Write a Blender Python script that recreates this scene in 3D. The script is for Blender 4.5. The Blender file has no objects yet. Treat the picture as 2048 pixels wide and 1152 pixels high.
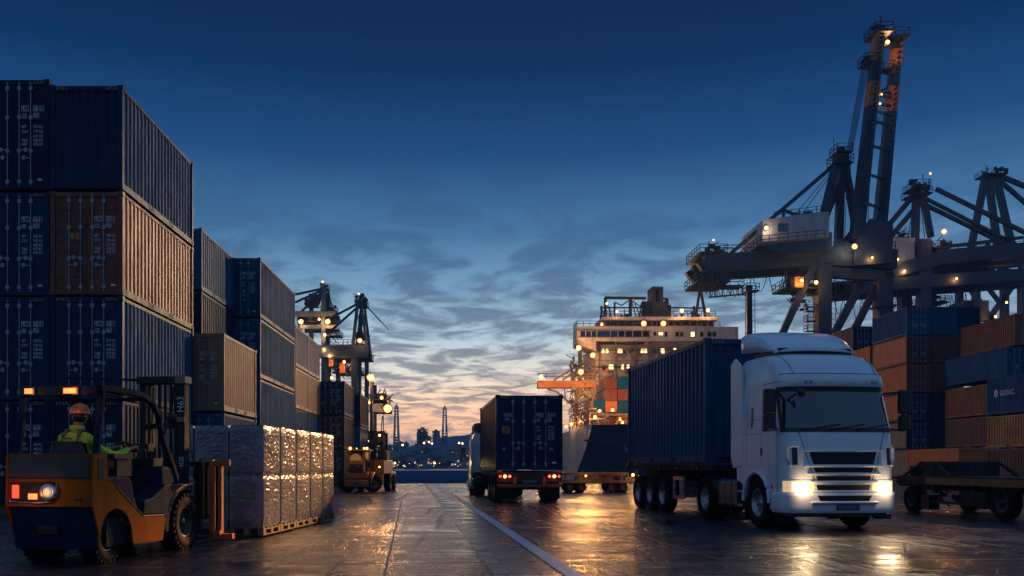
import bpy, bmesh, math, random
from mathutils import Vector, Matrix, noise as mnoise
R = math.radians
random.seed(7)
SC = bpy.context.scene
COL = SC.collection
F, CX, HY, H = 1700.0, 930.0, 932.0, 1.3      # focal length, vanishing point and eye height in photo pixels / metres
def P(px, py, Y):
    return Vector(((px - CX) * Y / F, Y, H + (HY - py) * Y / F))

# ------------------------------------------------------------------ mesh builder
class MB:
    def __init__(s): s.v = []; s.f = []; s.m = []; s.sm = []
    def add(s, vs, fs, m=0, smooth=False):
        o = len(s.v); s.v += [tuple(v) for v in vs]
        for f in fs: s.f.append([i + o for i in f]); s.m.append(m); s.sm.append(smooth)
        return s
    def box(s, x0, x1, y0, y1, z0, z1, m=0):
        vs = [(x0,y0,z0),(x1,y0,z0),(x1,y1,z0),(x0,y1,z0),(x0,y0,z1),(x1,y0,z1),(x1,y1,z1),(x0,y1,z1)]
        return s.add(vs, [(0,3,2,1),(4,5,6,7),(0,1,5,4),(1,2,6,5),(2,3,7,6),(3,0,4,7)], m)
    def cbox(s, c, d, m=0):
        return s.box(c[0]-d[0]/2, c[0]+d[0]/2, c[1]-d[1]/2, c[1]+d[1]/2, c[2]-d[2]/2, c[2]+d[2]/2, m)
    def bar(s, p, q, w, h=None, m=0, up=None, w2=None, h2=None):
        h = w if h is None else h; w2 = w if w2 is None else w2; h2 = h if h2 is None else h2
        p = Vector(p); q = Vector(q); d = (q - p)
        if d.length < 1e-6: return s
        d.normalize(); u = Vector(up) if up else Vector((0,0,1))
        if abs(d.dot(u)) > .98: u = Vector((0,1,0))
        a = d.cross(u).normalized(); b = a.cross(d).normalized()
        vs = []
        for c, ww, hh in ((p, w, h), (q, w2, h2)):
            vs += [c - a*ww/2 - b*hh/2, c + a*ww/2 - b*hh/2, c + a*ww/2 + b*hh/2, c - a*ww/2 + b*hh/2]
        return s.add(vs, [(0,3,2,1),(4,5,6,7),(0,1,5,4),(1,2,6,5),(2,3,7,6),(3,0,4,7)], m)
    def tube(s, p, q, r, n=8, m=0, r2=None, cap=True):
        return s.wire([p, q], r, n, m, r2, cap)
    def wire(s, pts, r, n=5, m=0, r2=None, cap=True):
        pts = [Vector(p) for p in pts]; k = len(pts); vs = []
        for i, p in enumerate(pts):
            d = (pts[min(i+1, k-1)] - pts[max(i-1, 0)])
            d = d.normalized() if d.length > 1e-9 else Vector((0,0,1))
            u = Vector((0,0,1)) if abs(d.z) < .9 else Vector((0,1,0))
            a = d.cross(u).normalized(); b = a.cross(d)
            rr = r if r2 is None else r + (r2 - r) * i / (k - 1)
            for j in range(n):
                t = 2*math.pi*j/n; vs.append(p + a*rr*math.cos(t) + b*rr*math.sin(t))
        fs = []
        for i in range(k-1):
            for j in range(n):
                fs.append((i*n+j, i*n+(j+1)%n, (i+1)*n+(j+1)%n, (i+1)*n+j))
        s.add(vs, fs, m, n > 5)
        if cap: s.add(vs[:n], [tuple(range(n))[::-1]], m); s.add(vs[-n:], [tuple(range(n))], m)
        return s
    def lathe(s, prof, c=(0,0,0), axis='z', n=24, m=0, smooth=True, a0=0., a1=2*math.pi):
        c = Vector(c); full = abs(a1-a0-2*math.pi) < 1e-6; nn = n if full else n+1; vs = []
        for (r, t) in prof:
            for j in range(nn):
                a = a0 + (a1-a0)*j/n; ca, sa = r*math.cos(a), r*math.sin(a)
                vs.append(c + (Vector((ca,sa,t)) if axis=='z' else Vector((t,ca,sa)) if axis=='x' else Vector((sa,t,ca))))
        fs = []
        for i in range(len(prof)-1):
            for j in range(n):
                j2 = (j+1) % nn
                fs.append((i*nn+j, i*nn+j2, (i+1)*nn+j2, (i+1)*nn+j))
        return s.add(vs, fs, m, smooth)
    def prism(s, poly, t0, t1, axis='x', m=0):
        # poly of 2-D points; axis = extrusion axis
        def mk(p, t): return (t,p[0],p[1]) if axis=='x' else (p[0],t,p[1]) if axis=='y' else (p[0],p[1],t)
        n = len(poly); vs = [mk(p,t0) for p in poly] + [mk(p,t1) for p in poly]
        fs = [tuple(range(n)), tuple(range(2*n-1, n-1, -1))] + [(i, i+n, (i+1)%n+n, (i+1)%n) for i in range(n)]
        return s.add(vs, fs, m)
    def sphere(s, c, r, m=0, n=10, sz=1.):
        k = n//2
        return s.lathe([(r*math.sin(math.pi*i/k), -r*sz*math.cos(math.pi*i/k)) for i in range(k+1)], c, 'z', n, m)
    def grid(s, fn, nu, nv, m=0, smooth=True):
        vs = [fn(i/nu, j/nv) for j in range(nv+1) for i in range(nu+1)]
        fs = [(j*(nu+1)+i, j*(nu+1)+i+1, (j+1)*(nu+1)+i+1, (j+1)*(nu+1)+i) for j in range(nv) for i in range(nu)]
        return s.add(vs, fs, m, smooth)
    def rail(s, p, q, h=1.1, step=2., r=.035, m=0):
        p = Vector(p); q = Vector(q); L = (q-p).length; n = max(1, int(L/step)); z = Vector((0,0,h))
        for i in range(n+1):
            a = p.lerp(q, i/n); s.bar(a, a+z, r*2, m=m)
        for k in (1., .5): s.bar(p+z*k, q+z*k, r*2, m=m)
        return s
    def mesh(s, name, mats):
        me = bpy.data.meshes.new(name); me.from_pydata(s.v, [], s.f)
        for mt in (mats if isinstance(mats, (list, tuple)) else [mats]): me.materials.append(mt)
        me.polygons.foreach_set('material_index', s.m); me.polygons.foreach_set('use_smooth', s.sm)
        bm = bmesh.new(); bm.from_mesh(me); bmesh.ops.recalc_face_normals(bm, faces=bm.faces); bm.to_mesh(me); bm.free()
        me.update(); return me
    def build(s, name, mats, parent=None, bevel=0., seg=2):
        return link(name, s.mesh(name, mats), parent, bevel, seg)

def link(name, data, parent=None, bevel=0., seg=2):
    o = bpy.data.objects.new(name, data); COL.objects.link(o)
    if parent is not None: o.parent = parent
    if bevel:
        b = o.modifiers.new('Bevel', 'BEVEL'); b.width = bevel; b.segments = seg; b.limit_method = 'ANGLE'; b.angle_limit = R(35)
    return o
def tag(o, label=None, cat=None, group=None, kind=None):
    if label: o['label'] = label
    if cat: o['category'] = cat
    if group: o['group'] = group
    if kind: o['kind'] = kind
    return o
def thing(name, label, cat, loc=(0,0,0), rz=0., group=None, scale=None):
    o = bpy.data.objects.new(name, None); COL.objects.link(o); o.empty_display_size = .3
    o.location = loc; o.rotation_euler = (0,0,rz)
    if scale: o.scale = (scale,)*3 if isinstance(scale, (int, float)) else scale
    return tag(o, label, cat, group)
def sub_empty(name, parent, loc=(0,0,0), rot=(0,0,0)):
    o = bpy.data.objects.new(name, None); COL.objects.link(o); o.parent = parent; o.location = loc; o.rotation_euler = rot
    o.empty_display_size = .1; return o

# ------------------------------------------------------------------ materials
MATS = {}
class NT:
    def __init__(s, name):
        s.mat = bpy.data.materials.new(name); s.mat.use_nodes = True; s.t = s.mat.node_tree; s.b = s.t.nodes['Principled BSDF']
    def n(s, typ, **kw):
        nd = s.t.nodes.new(typ)
        for k, v in kw.items():
            if k.startswith('_'): setattr(nd, k[1:], v)
            else: nd.inputs[k.replace('__', ' ')].default_value = v
        return nd
    def l(s, a, b): s.t.links.new(a, b)
    def coord(s, kind='Object', scale=(1,1,1), rot=(0,0,0)):
        tc = s.n('ShaderNodeTexCoord'); mp = s.n('ShaderNodeMapping'); s.l(tc.outputs[kind], mp.inputs['Vector'])
        mp.inputs['Scale'].default_value = scale; mp.inputs['Rotation'].default_value = rot; return mp.outputs[0]
    def noise(s, vec, scale, detail=5., rough=.55, dist=0.):
        nd = s.n('ShaderNodeTexNoise', Scale=scale, Detail=detail, Roughness=rough, Distortion=dist); s.l(vec, nd.inputs['Vector']); return nd.outputs['Fac']
    def ramp(s, fac, stops, interp='LINEAR'):
        nd = s.n('ShaderNodeValToRGB'); nd.color_ramp.interpolation = interp; e = nd.color_ramp.elements
        while len(e) < len(stops): e.new(.5)
        for el, (p, c) in zip(e, stops):
            el.position = p; el.color = (c, c, c, 1) if isinstance(c, (int, float)) else (*c[:3], 1)
        s.l(fac, nd.inputs['Fac']); return nd.outputs['Color']
    def mix(s, fac, a, b, blend='MIX'):
        nd = s.n('ShaderNodeMix', _data_type='RGBA', _blend_type=blend)
        for idx, val in ((0, fac), (6, a), (7, b)):
            if hasattr(val, 'is_output'): s.l(val, nd.inputs[idx])
            else: nd.inputs[idx].default_value = val if idx == 0 else (*val[:3], 1)
        return nd.outputs[2]
    def math(s, op, a, b=0., c=0., clamp=False):
        nd = s.n('ShaderNodeMath', _operation=op, _use_clamp=clamp)
        for i, val in enumerate((a, b, c)):
            if hasattr(val, 'is_output'): s.l(val, nd.inputs[i])
            else: nd.inputs[i].default_value = val
        return nd.outputs[0]
    def bump(s, hgt, strength, dist=.02):
        nd = s.n('ShaderNodeBump', Strength=strength, Distance=dist); s.l(hgt, nd.inputs['Height']); s.l(nd.outputs[0], s.b.inputs['Normal']); return nd

def flat(name, col, rough=.5, metal=0., spec=.5, coat=0., noise=.25, nscale=6.):
    """plain material with a little tone and roughness variation"""
    if name in MATS: return MATS[name]
    t = NT(name); v = t.coord(); n = t.noise(v, nscale, 6)
    lo = tuple(c*(1-noise) for c in col); hi = tuple(min(1, c*(1+noise)) for c in col)
    t.l(t.ramp(n, [(.3, lo), (.7, hi)]), t.b.inputs['Base Color'])
    t.l(t.ramp(n, [(.25, max(.02, rough*.8)), (.8, min(1, rough*1.2))]), t.b.inputs['Roughness'])
    t.b.inputs['Metallic'].default_value = metal; t.b.inputs['Specular IOR Level'].default_value = spec
    t.b.inputs['Coat Weight'].default_value = coat; t.b.inputs['Coat Roughness'].default_value = .12
    MATS[name] = t.mat; return t.mat

def paint(name, col, rough=.42, rust=.5, dirt=.5, streak=(3,3,.5), metal=0., rustcol=(.16,.06,.025)):
    """worn paint: streaked dirt, faded patches, rust blooms"""
    if name in MATS: return MATS[name]
    t = NT(name); v = t.coord(); vs = t.coord(scale=streak)
    n1 = t.noise(vs, 1.6, 8, .65); n2 = t.noise(v, 3.2, 10, .7, .4); n3 = t.noise(v, 22., 4)
    base = t.ramp(n1, [(.25, tuple(c*(1-.45*dirt) for c in col)), (.55, col), (.8, tuple(min(1, c*1.18+.01) for c in col))])
    rm = t.ramp(n2, [(.70-.12*rust, 0.), (.76-.10*rust, 1.)])
    rmask = t.math('MULTIPLY', rm, min(1, rust*1.3))
    c = t.mix(rmask, base, rustcol); c = t.mix(t.math('MULTIPLY', t.ramp(n3, [(.35, 1.), (.6, 0.)]), .25*dirt), c, tuple(x*.4 for x in col))
    t.l(c, t.b.inputs['Base Color'])
    t.l(t.ramp(n1, [(.2, min(1, rough*1.5)), (.8, rough*.75)]), t.b.inputs['Roughness'])
    t.b.inputs['Metallic'].default_value = metal; t.bump(n2, .12, .02)
    MATS[name] = t.mat; return t.mat

def glow(name, col, strength):
    if name in MATS: return MATS[name]
    t = NT(name); t.b.inputs['Base Color'].default_value = (*col, 1)
    t.b.inputs['Emission Color'].default_value = (*col, 1); t.b.inputs['Emission Strength'].default_value = strength
    MATS[name] = t.mat; return t.mat

C_BLUE = paint('navy_paint', (.005,.036,.085), .36, .16, .7)
C_BLUE2 = paint('blue_paint', (.006,.080,.160), .40, .16, .6)
C_BLUE3 = paint('deep_blue_paint', (.004,.022,.052), .36, .14, .7)
C_STEEL = paint('grey_blue_paint', (.012,.095,.20), .30, .18, .6)
C_ORANGE = paint('orange_paint', (.62,.14,.014), .48, .45, .6)
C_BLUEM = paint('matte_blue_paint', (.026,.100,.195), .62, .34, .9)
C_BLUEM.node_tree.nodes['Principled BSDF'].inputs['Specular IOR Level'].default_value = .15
for _m in (C_BLUE, C_BLUE2, C_BLUE3, C_STEEL): _m.node_tree.nodes['Principled BSDF'].inputs['Specular IOR Level'].default_value = .10
C_ORSIDE = paint('warm_lit_orange_side', (.66,.18,.05), .45, .30, .6)  # brighter than the door paint: warm lamp light put into the side colour
C_TANSIDE = paint('warm_lit_tan_side', (.72,.32,.12), .45, .45, .6)  # tan paint raised the same way, warm light mixed into its colour
C_RUST = paint('rust_red_paint', (.19,.040,.012), .52, .55, .6)
C_MAROON = paint('maroon_paint', (.085,.022,.016), .52, .5, .6)
C_TAN = paint('tan_paint', (.30,.20,.12), .5, .5, .6)
C_GREY = paint('warm_grey_paint', (.26,.23,.20), .5, .45, .6)
M_TTORANGE = paint('tractor_orange', (.26,.085,.010), .5, .35, .7)
C_YELLOW = paint('yellow_paint', (.40,.14,.014), .48, .4, .6)
M_ROD = flat('galvanised_steel', (.26,.275,.30), .45, .5)
M_TEXT = flat('white_lettering', (.72,.74,.76), .5, noise=.35, nscale=30)
M_BTEXT = flat('black_lettering', (.015,.013,.012), .5)
M_DARK = flat('dark_recess', (.006,.006,.007), .7)
M_BLACK = flat('black_plastic', (.012,.012,.014), .42)
M_RUBBER = flat('rubber', (.012,.012,.013), .85, spec=.12, noise=.5, nscale=14)
M_CHASSIS = paint('chassis_black', (.011,.012,.014), .7, .2, .5, rustcol=(.07,.03,.015))
M_RIM = flat('rim_steel', (.38,.39,.41), .35, .75, noise=.4, nscale=9)
M_RIMDARK = flat('rim_dark', (.05,.052,.056), .45, .4, noise=.4)
M_WHITE = paint('truck_white', (.82,.83,.84), .26, .03, .28, (2,2,.7))
M_WHITE.node_tree.nodes['Principled BSDF'].inputs['Coat Weight'].default_value = .4; M_WHITE.node_tree.nodes['Principled BSDF'].inputs['Coat Roughness'].default_value = .24
M_GLASS = flat('dark_glass', (.006,.010,.018), .05, 0., 1., coat=1., noise=.2)
M_ALU = flat('aluminium', (.50,.51,.53), .32, .85, noise=.3)
M_FORK = paint('forklift_orange', (.40,.098,.003), .45, .50, .95)
M_FORKBLUE = paint('forklift_navy', (.003,.020,.052), .55, .15, .5)
for _m in (M_FORK, M_FORKBLUE): _m.node_tree.nodes['Principled BSDF'].inputs['Specular IOR Level'].default_value = .07
M_FORKGREY = paint('forklift_grey_panel', (.060,.055,.050), .45, .4, .7)
M_CRANE = paint('crane_blue_grey', (.025,.037,.066), .5, .4, .6, (1,1,.15))
M_CRANEW = paint('crane_house_white', (.42,.42,.43), .5, .35, .8, (.6,.6,.12))
M_CRANEDK = paint('crane_dark_steel', (.014,.018,.026), .5, .4, .5)
M_CRANEOR = paint('crane_orange', (.50,.17,.03), .5, .4, .6)
M_SHIPW = paint('ship_white', (.60,.52,.45), .5, .55, 1.0, (.7,.7,.09))
M_HULL = paint('hull_navy', (.006,.016,.038), .42, .3, .7, (.3,.3,.05))
M_HULL.node_tree.nodes['Principled BSDF'].inputs['Specular IOR Level'].default_value = .1
M_HULLSIDE = paint('hull_side_grey', (.22,.21,.20), .5, .5, .7, (.3,.3,.05))
M_WOOD = flat('pallet_wood', (.22,.13,.065), .8, noise=.5, nscale=8)
M_AMBER = glow('amber_lamp', (1,.13,.03), 3.6)
M_SODIUM = glow('sodium_lamp', (1,.52,.15), 9.)
M_HALO = glow('sodium_halo', (1,.24,.03), 1.0)  # glowing ring added around each bulb to imitate its orange halo
M_WARMWIN = glow('lit_window', (1,.62,.22), 3.2)
M_RED = glow('red_lamp', (1,.07,.02), 1.6)
M_REDHOT = glow('bright_red_lamp', (1,.22,.08), 9.)
M_HEAD = glow('headlamp', (1,.74,.40), 4.5)
M_CLEAR = glow('reversing_lamp', (1,.70,.42), .16)
M_SMALL = glow('small_lamp', (1,.55,.18), 7.)

def light(typ, loc, power, col=(1,.58,.25), size=.3, aim=None, spot=None, parent=None, name='lamp_light'):
    ld = bpy.data.lights.new(name, typ); ld.energy = power; ld.color = col
    if typ in ('POINT', 'SPOT'): ld.shadow_soft_size = size
    if typ == 'SPOT': ld.spot_size = spot or R(120); ld.spot_blend = 1.
    o = bpy.data.objects.new(name, ld); COL.objects.link(o)
    if parent: o.parent = parent
    o.location = loc
    if aim is not None: o.rotation_euler = (Vector(aim) - Vector(loc)).to_track_quat('-Z', 'Y').to_euler()
    return o

_txt = {}
def text_mesh(s, size, squeeze=1., extr=.002):
    k = (s, size, squeeze)
    if k not in _txt:
        cu = bpy.data.curves.new('lettering', 'FONT'); cu.body = s; cu.size = size; cu.extrude = extr; cu.resolution_u = 2
        o = bpy.data.objects.new('tmp_text', cu); COL.objects.link(o)
        dg = bpy.context.evaluated_depsgraph_get(); me = bpy.data.meshes.new_from_object(o.evaluated_get(dg))
        bpy.data.objects.remove(o)
        vs = [(v.co.x*squeeze, v.co.z, v.co.y) for v in me.vertices]; fs = [tuple(p.vertices) for p in me.polygons]
        _txt[k] = (vs, fs)
    return _txt[k]
def add_text(mb, s, x, y, z, size, squeeze=1., m=0, flip=None):
    """text facing -Y with its baseline-left at (x, y, z); flip='x' puts it on a face that looks to -X"""
    vs, fs = text_mesh(s, size, squeeze)
    if flip == 'x': mb.add([(x + v[1], y - v[0], z + v[2]) for v in vs], fs, m)
    else: mb.add([(x + v[0], y + v[1], z + v[2]) for v in vs], fs, m)
# ------------------------------------------------------------------ world, camera, sun
def make_world():
    w = bpy.data.worlds.new('World'); SC.world = w; w.use_nodes = True; t = w.node_tree; t.nodes.clear()
    class W(NT):
        def __init__(s): s.t = t
    n = W(); out = n.n('ShaderNodeOutputWorld'); bg = n.n('ShaderNodeBackground'); n.l(bg.outputs[0], out.inputs[0])
    tc = n.n('ShaderNodeTexCoord'); sep = n.n('ShaderNodeSeparateXYZ'); n.l(tc.outputs['Generated'], sep.inputs[0])
    x, y, z = sep.outputs
    el = n.math('MAXIMUM', z, 0.)
    # dusk in the west, over the water
    front = n.ramp(n.math('MULTIPLY', el, 2.), [(0., (.62,.42,.34)), (.05, (1.05,.62,.42)), (.10, (1.65,.92,.50)), (.155, (1.48,1.02,.66)), (.22, (1.0,.96,.82)),
        (.30, (.50,.70,.82)), (.40, (.21,.40,.59)), (.52, (.064,.195,.385)), (.68, (.011,.074,.225)), (.84, (.0025,.031,.115)), (1., (.0005,.016,.066))])
    cool = n.ramp(n.math('MULTIPLY', el, 2.), [(0., (.26,.27,.33)), (.10, (.42,.42,.46)), (.22, (.36,.46,.56)), (.36, (.19,.34,.53)), (.52, (.055,.19,.41)), (1., (.0005,.016,.066))])
    back = n.ramp(el, [(0., (.075,.115,.20)), (.2, (.085,.165,.32)), (.6, (.075,.165,.35)), (1., (.04,.11,.26))])
    hl = n.math('SQRT', n.math('ADD', n.math('MULTIPLY', x, x), n.math('MULTIPLY', y, y)))
    cosaz = n.math('DIVIDE', n.math('SUBTRACT', y, n.math('MULTIPLY', x, .06)), n.math('MAXIMUM', hl, .001))
    az = n.ramp(n.math('MULTIPLY_ADD', cosaz, .5, .5), [(.45, 0.), (.90, 1.)], 'EASE')
    glow_ = n.ramp(n.math('MULTIPLY_ADD', cosaz, .5, .5), [(.905, 0.), (.995, 1.)], 'EASE')
    front = n.mix(n.ramp(el, [(.0, 1.), (.2, .75), (.32, 0.)]), front, n.mix(glow_, cool, front))
    # above the frame the front ramp goes over into the zenith
    hi = n.ramp(el, [(.46, 0.), (.75, 1.)], 'EASE')
    sky = n.mix(n.math('MULTIPLY', az, n.math('SUBTRACT', 1., hi)), back, front)
    # cloud layer: noise on a flat sheet far overhead
    den = n.math('ADD', el, .045)
    cmb = n.n('ShaderNodeCombineXYZ'); n.l(n.math('DIVIDE', x, den), cmb.inputs[0]); n.l(n.math('DIVIDE', y, den), cmb.inputs[1])
    cn = n.n('ShaderNodeTexNoise', Scale=3.3, Detail=10., Roughness=.62, Distortion=.5)
    mp = n.n('ShaderNodeMapping'); mp.inputs['Scale'].default_value = (.92,.74,1.); mp.inputs['Location'].default_value = (CLOUD_OFF[0], CLOUD_OFF[1], 0.)
    n.l(cmb.outputs[0], mp.inputs['Vector']); n.l(mp.outputs[0], cn.inputs['Vector'])
    cm = n.ramp(cn.outputs['Fac'], [(.41, 0.), (.60, 1.)], 'EASE')
    band = n.ramp(el, [(.0, .2), (.035, .5), (.09, .95), (.22, .85), (.30, .45), (.39, 0.)], 'EASE')
    ccol = n.ramp(el, [(0., (.18,.20,.27)), (.06, (.25,.235,.27)), (.11, (.20,.235,.31)), (.16, (.105,.17,.27)), (.24, (.045,.13,.27)), (.34, (.018,.07,.19))])
    cf = n.math('MULTIPLY', n.math('MULTIPLY', cm, band), n.math('MULTIPLY', az, .88))
    sky = n.mix(cf, sky, ccol)
    # low bank of cumulus on the horizon
    c2 = n.n('ShaderNodeTexNoise', Scale=9., Detail=7., Roughness=.6)
    mp2 = n.n('ShaderNodeMapping'); mp2.inputs['Scale'].default_value = (1.,1.,2.2); n.l(tc.outputs['Generated'], mp2.inputs['Vector']); n.l(mp2.outputs[0], c2.inputs['Vector'])
    top = n.math('MULTIPLY_ADD', c2.outputs['Fac'], .13, -.018)
    bank = n.math('MULTIPLY', n.ramp(n.math('SUBTRACT', top, el), [(.0, 0.), (.006, 1.)]), n.math('MULTIPLY', az, .8))
    sky = n.mix(bank, sky, n.ramp(el, [(0., (.125,.17,.26)), (.06, (.17,.19,.27))]))
    # a little physical dusk sky under it all
    ns = n.n('ShaderNodeTexSky'); ns.sky_type = 'NISHITA'; ns.sun_disc = False; ns.sun_elevation = R(1.5); ns.sun_rotation = R(4.)
    add = n.mix(1., sky, n.mix(.002, (0,0,0), ns.outputs[0]), 'ADD')
    n.l(add, bg.inputs[0]); bg.inputs[1].default_value = 1.
CLOUD_OFF = (3.1, 1.7)
make_world()
sun = bpy.data.lights.new('dusk_glow_sun', 'SUN'); sun.energy = .06; sun.angle = R(25); sun.color = (1,.66,.42)
so = bpy.data.objects.new('dusk_glow_sun', sun); COL.objects.link(so)
so.rotation_euler = (Vector((0,0,0)) - Vector((.07,1,.10))).to_track_quat('-Z','Y').to_euler()

cam = bpy.data.cameras.new('camera'); co = bpy.data.objects.new('camera', cam); COL.objects.link(co)
co.location = (0,0,H); co.rotation_euler = (R(90),0,0)
cam.sensor_width = 36; cam.lens = 36*F/2048
cam.shift_x = (1024-CX)/2048; cam.shift_y = (HY-576)/2048
cam.clip_end = 6000; cam.clip_start = .1
SC.camera = co
SC.view_settings.view_transform = 'Standard'; SC.view_settings.look = 'None'; SC.view_settings.exposure = 0; SC.view_settings.gamma = 1
SC.cycles.use_denoising = True
SC.cycles.max_bounces = 5; SC.cycles.diffuse_bounces = 2; SC.cycles.glossy_bounces = 3; SC.cycles.volume_bounces = 0
SC.cycles.sample_clamp_indirect = 4.; SC.cycles.caustics_reflective = False; SC.cycles.caustics_refractive = False

# ------------------------------------------------------------------ ground, water, far shore
LANE = R(3.7)
def make_ground():
    t = NT('wet_concrete'); v = t.coord(rot=(0,0,LANE)) if False else t.coord(rot=(0,0,-LANE))
    sep = t.n('ShaderNodeSeparateXYZ'); t.l(v, sep.inputs[0]); x, y, _ = sep.outputs
    def joint(c, off, per, wd):
        f = t.math('FRACT', t.math('DIVIDE', t.math('ADD', c, off + 500*per), per))
        d = t.math('ABSOLUTE', t.math('SUBTRACT', f, .5))
        return t.ramp(d, [(.5 - wd/per*1.2, 0.), (.5 - wd/per*.6, 1.)])
    wob = t.math('MULTIPLY', t.noise(v, 1.3, 4), .05)
    jx = joint(t.math('ADD', x, wob), .28, 4.6, .013); jy = joint(t.math('ADD', y, wob), -11.4, 5.0, .022)
    jm = t.math('MAXIMUM', jx, jy)
    big = t.noise(v, .32, 5, .6, .6); mid = t.noise(v, 1.5, 8, .68, .5); fine = t.noise(v, 26., 5, .7); grit = t.noise(v, 130., 3)
    stretch = t.noise(t.coord(scale=(.55,1.9,1)), 1.1, 8, .68, .7)
    col = t.ramp(mid, [(.25, (.004,.006,.010)), (.5, (.010,.013,.019)), (.75, (.022,.026,.033))])
    col = t.mix(t.ramp(fine, [(.4, 0.), (.75, .45)]), col, (.045,.046,.048))
    # slab-to-slab tone
    vor = t.n('ShaderNodeTexWhiteNoise', _noise_dimensions='2D')
    cb = t.n('ShaderNodeCombineXYZ'); t.l(t.math('FLOOR', t.math('DIVIDE', t.math('ADD', x, .28+2300.), 4.6)), cb.inputs[0]); t.l(t.math('FLOOR', t.math('DIVIDE', t.math('ADD', y, -11.4+2500.), 5.)), cb.inputs[1])
    t.l(cb.outputs[0], vor.inputs['Vector'])
    col = t.mix(t.math('MULTIPLY', vor.outputs[0], .18), col, (.018,.018,.020))
    # tyre tracks along the lane and across it, oil stains
    trk = t.noise(t.coord(scale=(2.6,.05,1), rot=(0,0,-LANE)), 1.6, 3, .5); trk2 = t.noise(t.coord(scale=(2.2,.07,1), rot=(0,0,.35)), 1.4, 3, .5)
    trm = t.math('MAXIMUM', t.ramp(trk, [(.58, 0.), (.66, 1.)]), t.math('MULTIPLY', t.ramp(trk2, [(.62, 0.), (.68, 1.)]), .7))
    col = t.mix(t.math('MULTIPLY', trm, t.math('MULTIPLY_ADD', mid, .8, .1)), col, (.005,.005,.0055))
    oil = t.ramp(t.noise(v, .9, 6, .6, 1.), [(.66, 0.), (.72, .8)]); col = t.mix(oil, col, (.003,.003,.0035))
    col = t.mix(jm, col, (.003,.003,.004)); t.l(col, t.b.inputs['Base Color'])
    wet = t.math('ADD', t.math('MULTIPLY', big, .45), t.math('MULTIPLY', stretch, .55))
    puddle = t.ramp(wet, [(.44, 1.), (.56, 0.)], 'EASE')      # 1 = standing water
    rough = t.ramp(wet, [(.36, .09), (.47, .15), (.56, .27), (.68, .42)])
    t.l(t.mix(t.math('MAXIMUM', jm, t.math('MULTIPLY', trm, .35)), rough, (.6,.6,.6)), t.b.inputs['Roughness'])
    t.b.inputs['Specular IOR Level'].default_value = .55
    hgt = t.math('ADD', t.math('MULTIPLY', fine, .60), t.math('ADD', t.math('MULTIPLY', mid, 1.1), t.math('MULTIPLY', grit, .08)))
    dry = t.math('SUBTRACT', 1., t.math('MULTIPLY', puddle, .82))
    hgt = t.math('SUBTRACT', t.math('MULTIPLY', hgt, dry), t.math('MULTIPLY', jm, .8))
    t.bump(hgt, .95, .035)
    # quay outline seen from above: yard, then a basin open to the water between two wings
    poly = [(-220,-80),(220,-80),(220,520),(57,520),(57,132),(37,108),(37,63),(-8,63),(-8,76),(-11.3,80),(-11.3,118),(-16,125),(-17,165),(-24,245),(-46,310),(-60,520),(-220,520)]
    mb = MB(); n = len(poly)
    mb.add([(a,b,0) for a,b in poly], [tuple(range(n))])
    mb.add([(a,b,0) for a,b in poly] + [(a,b,-6) for a,b in poly], [(i,(i+1)%n,(i+1)%n+n,i+n) for i in range(n)])
    tag(mb.build('ground', t.mat), kind='structure')
make_ground()
def lane(u, v):          # u across, v along the lane -> world
    return Vector((u*math.cos(LANE) - v*math.sin(LANE), u*math.sin(LANE) + v*math.cos(LANE), 0))
def make_markings():
    t = NT('worn_white_paint'); v = t.coord(); n = t.noise(v, 5., 10, .75); n2 = t.noise(v, 40., 4)
    t.l(t.ramp(n, [(.32, (.03,.03,.032)), (.43, (.42,.43,.44)), (.72, (.75,.75,.76))]), t.b.inputs['Base Color'])
    t.l(t.ramp(n, [(.3, .35), (.7, .6)]), t.b.inputs['Roughness']); t.bump(n2, .3, .01)
    t2 = NT('worn_yellow_paint'); v = t2.coord(); n = t2.noise(v, 6., 10, .75)
    t2.l(t2.ramp(n, [(.34, (.035,.03,.026)), (.52, (.30,.13,.04)), (.7, (.42,.20,.06))]), t2.b.inputs['Base Color']); t2.b.inputs['Roughness'].default_value = .35
    t3 = NT('drain_strip_asphalt'); v = t3.coord(); n = t3.noise(v, 9., 9, .7); n1 = t3.noise(v, 1.2, 6)
    t3.l(t3.ramp(n, [(.3, (.006,.0065,.008)), (.7, (.020,.020,.022))]), t3.b.inputs['Base Color']); t3.l(t3.ramp(n1, [(.3, .16), (.7, .45)]), t3.b.inputs['Roughness']); t3.bump(n, .5, .02)
    u0 = 1.30*math.cos(LANE) + 10.05*math.sin(LANE)
    def strip(mb, ua, ub, va, vb, z):
        a, b, c, d = lane(ua,va), lane(ub,va), lane(ub,vb), lane(ua,vb)
        mb.add([(p.x,p.y,z) for p in (a,b,c,d)], [(0,1,2,3)])
    mb = MB(); strip(mb, u0-.95, u0-.16, 2, 62.6, .004); tag(mb.build('road_strip', t3.mat), kind='structure')
    mb = MB()
    for i in range(30): strip(mb, u0-.12, u0+.09, 2+i*2.02, 2+(i+1)*2.02-.012, .008)
    tag(mb.build('lane_marking', t.mat), kind='structure')
    mb = MB(); v = 3.
    while v < 60:
        strip(mb, u0-.93, u0-.76, v, v+.52, .008)
        if random.random() < .8: strip(mb, u0-.36, u0-.20, v+.3, v+.72, .008)
        v += 1.02
    tag(mb.build('dash_marking', t2.mat), kind='structure')
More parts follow.
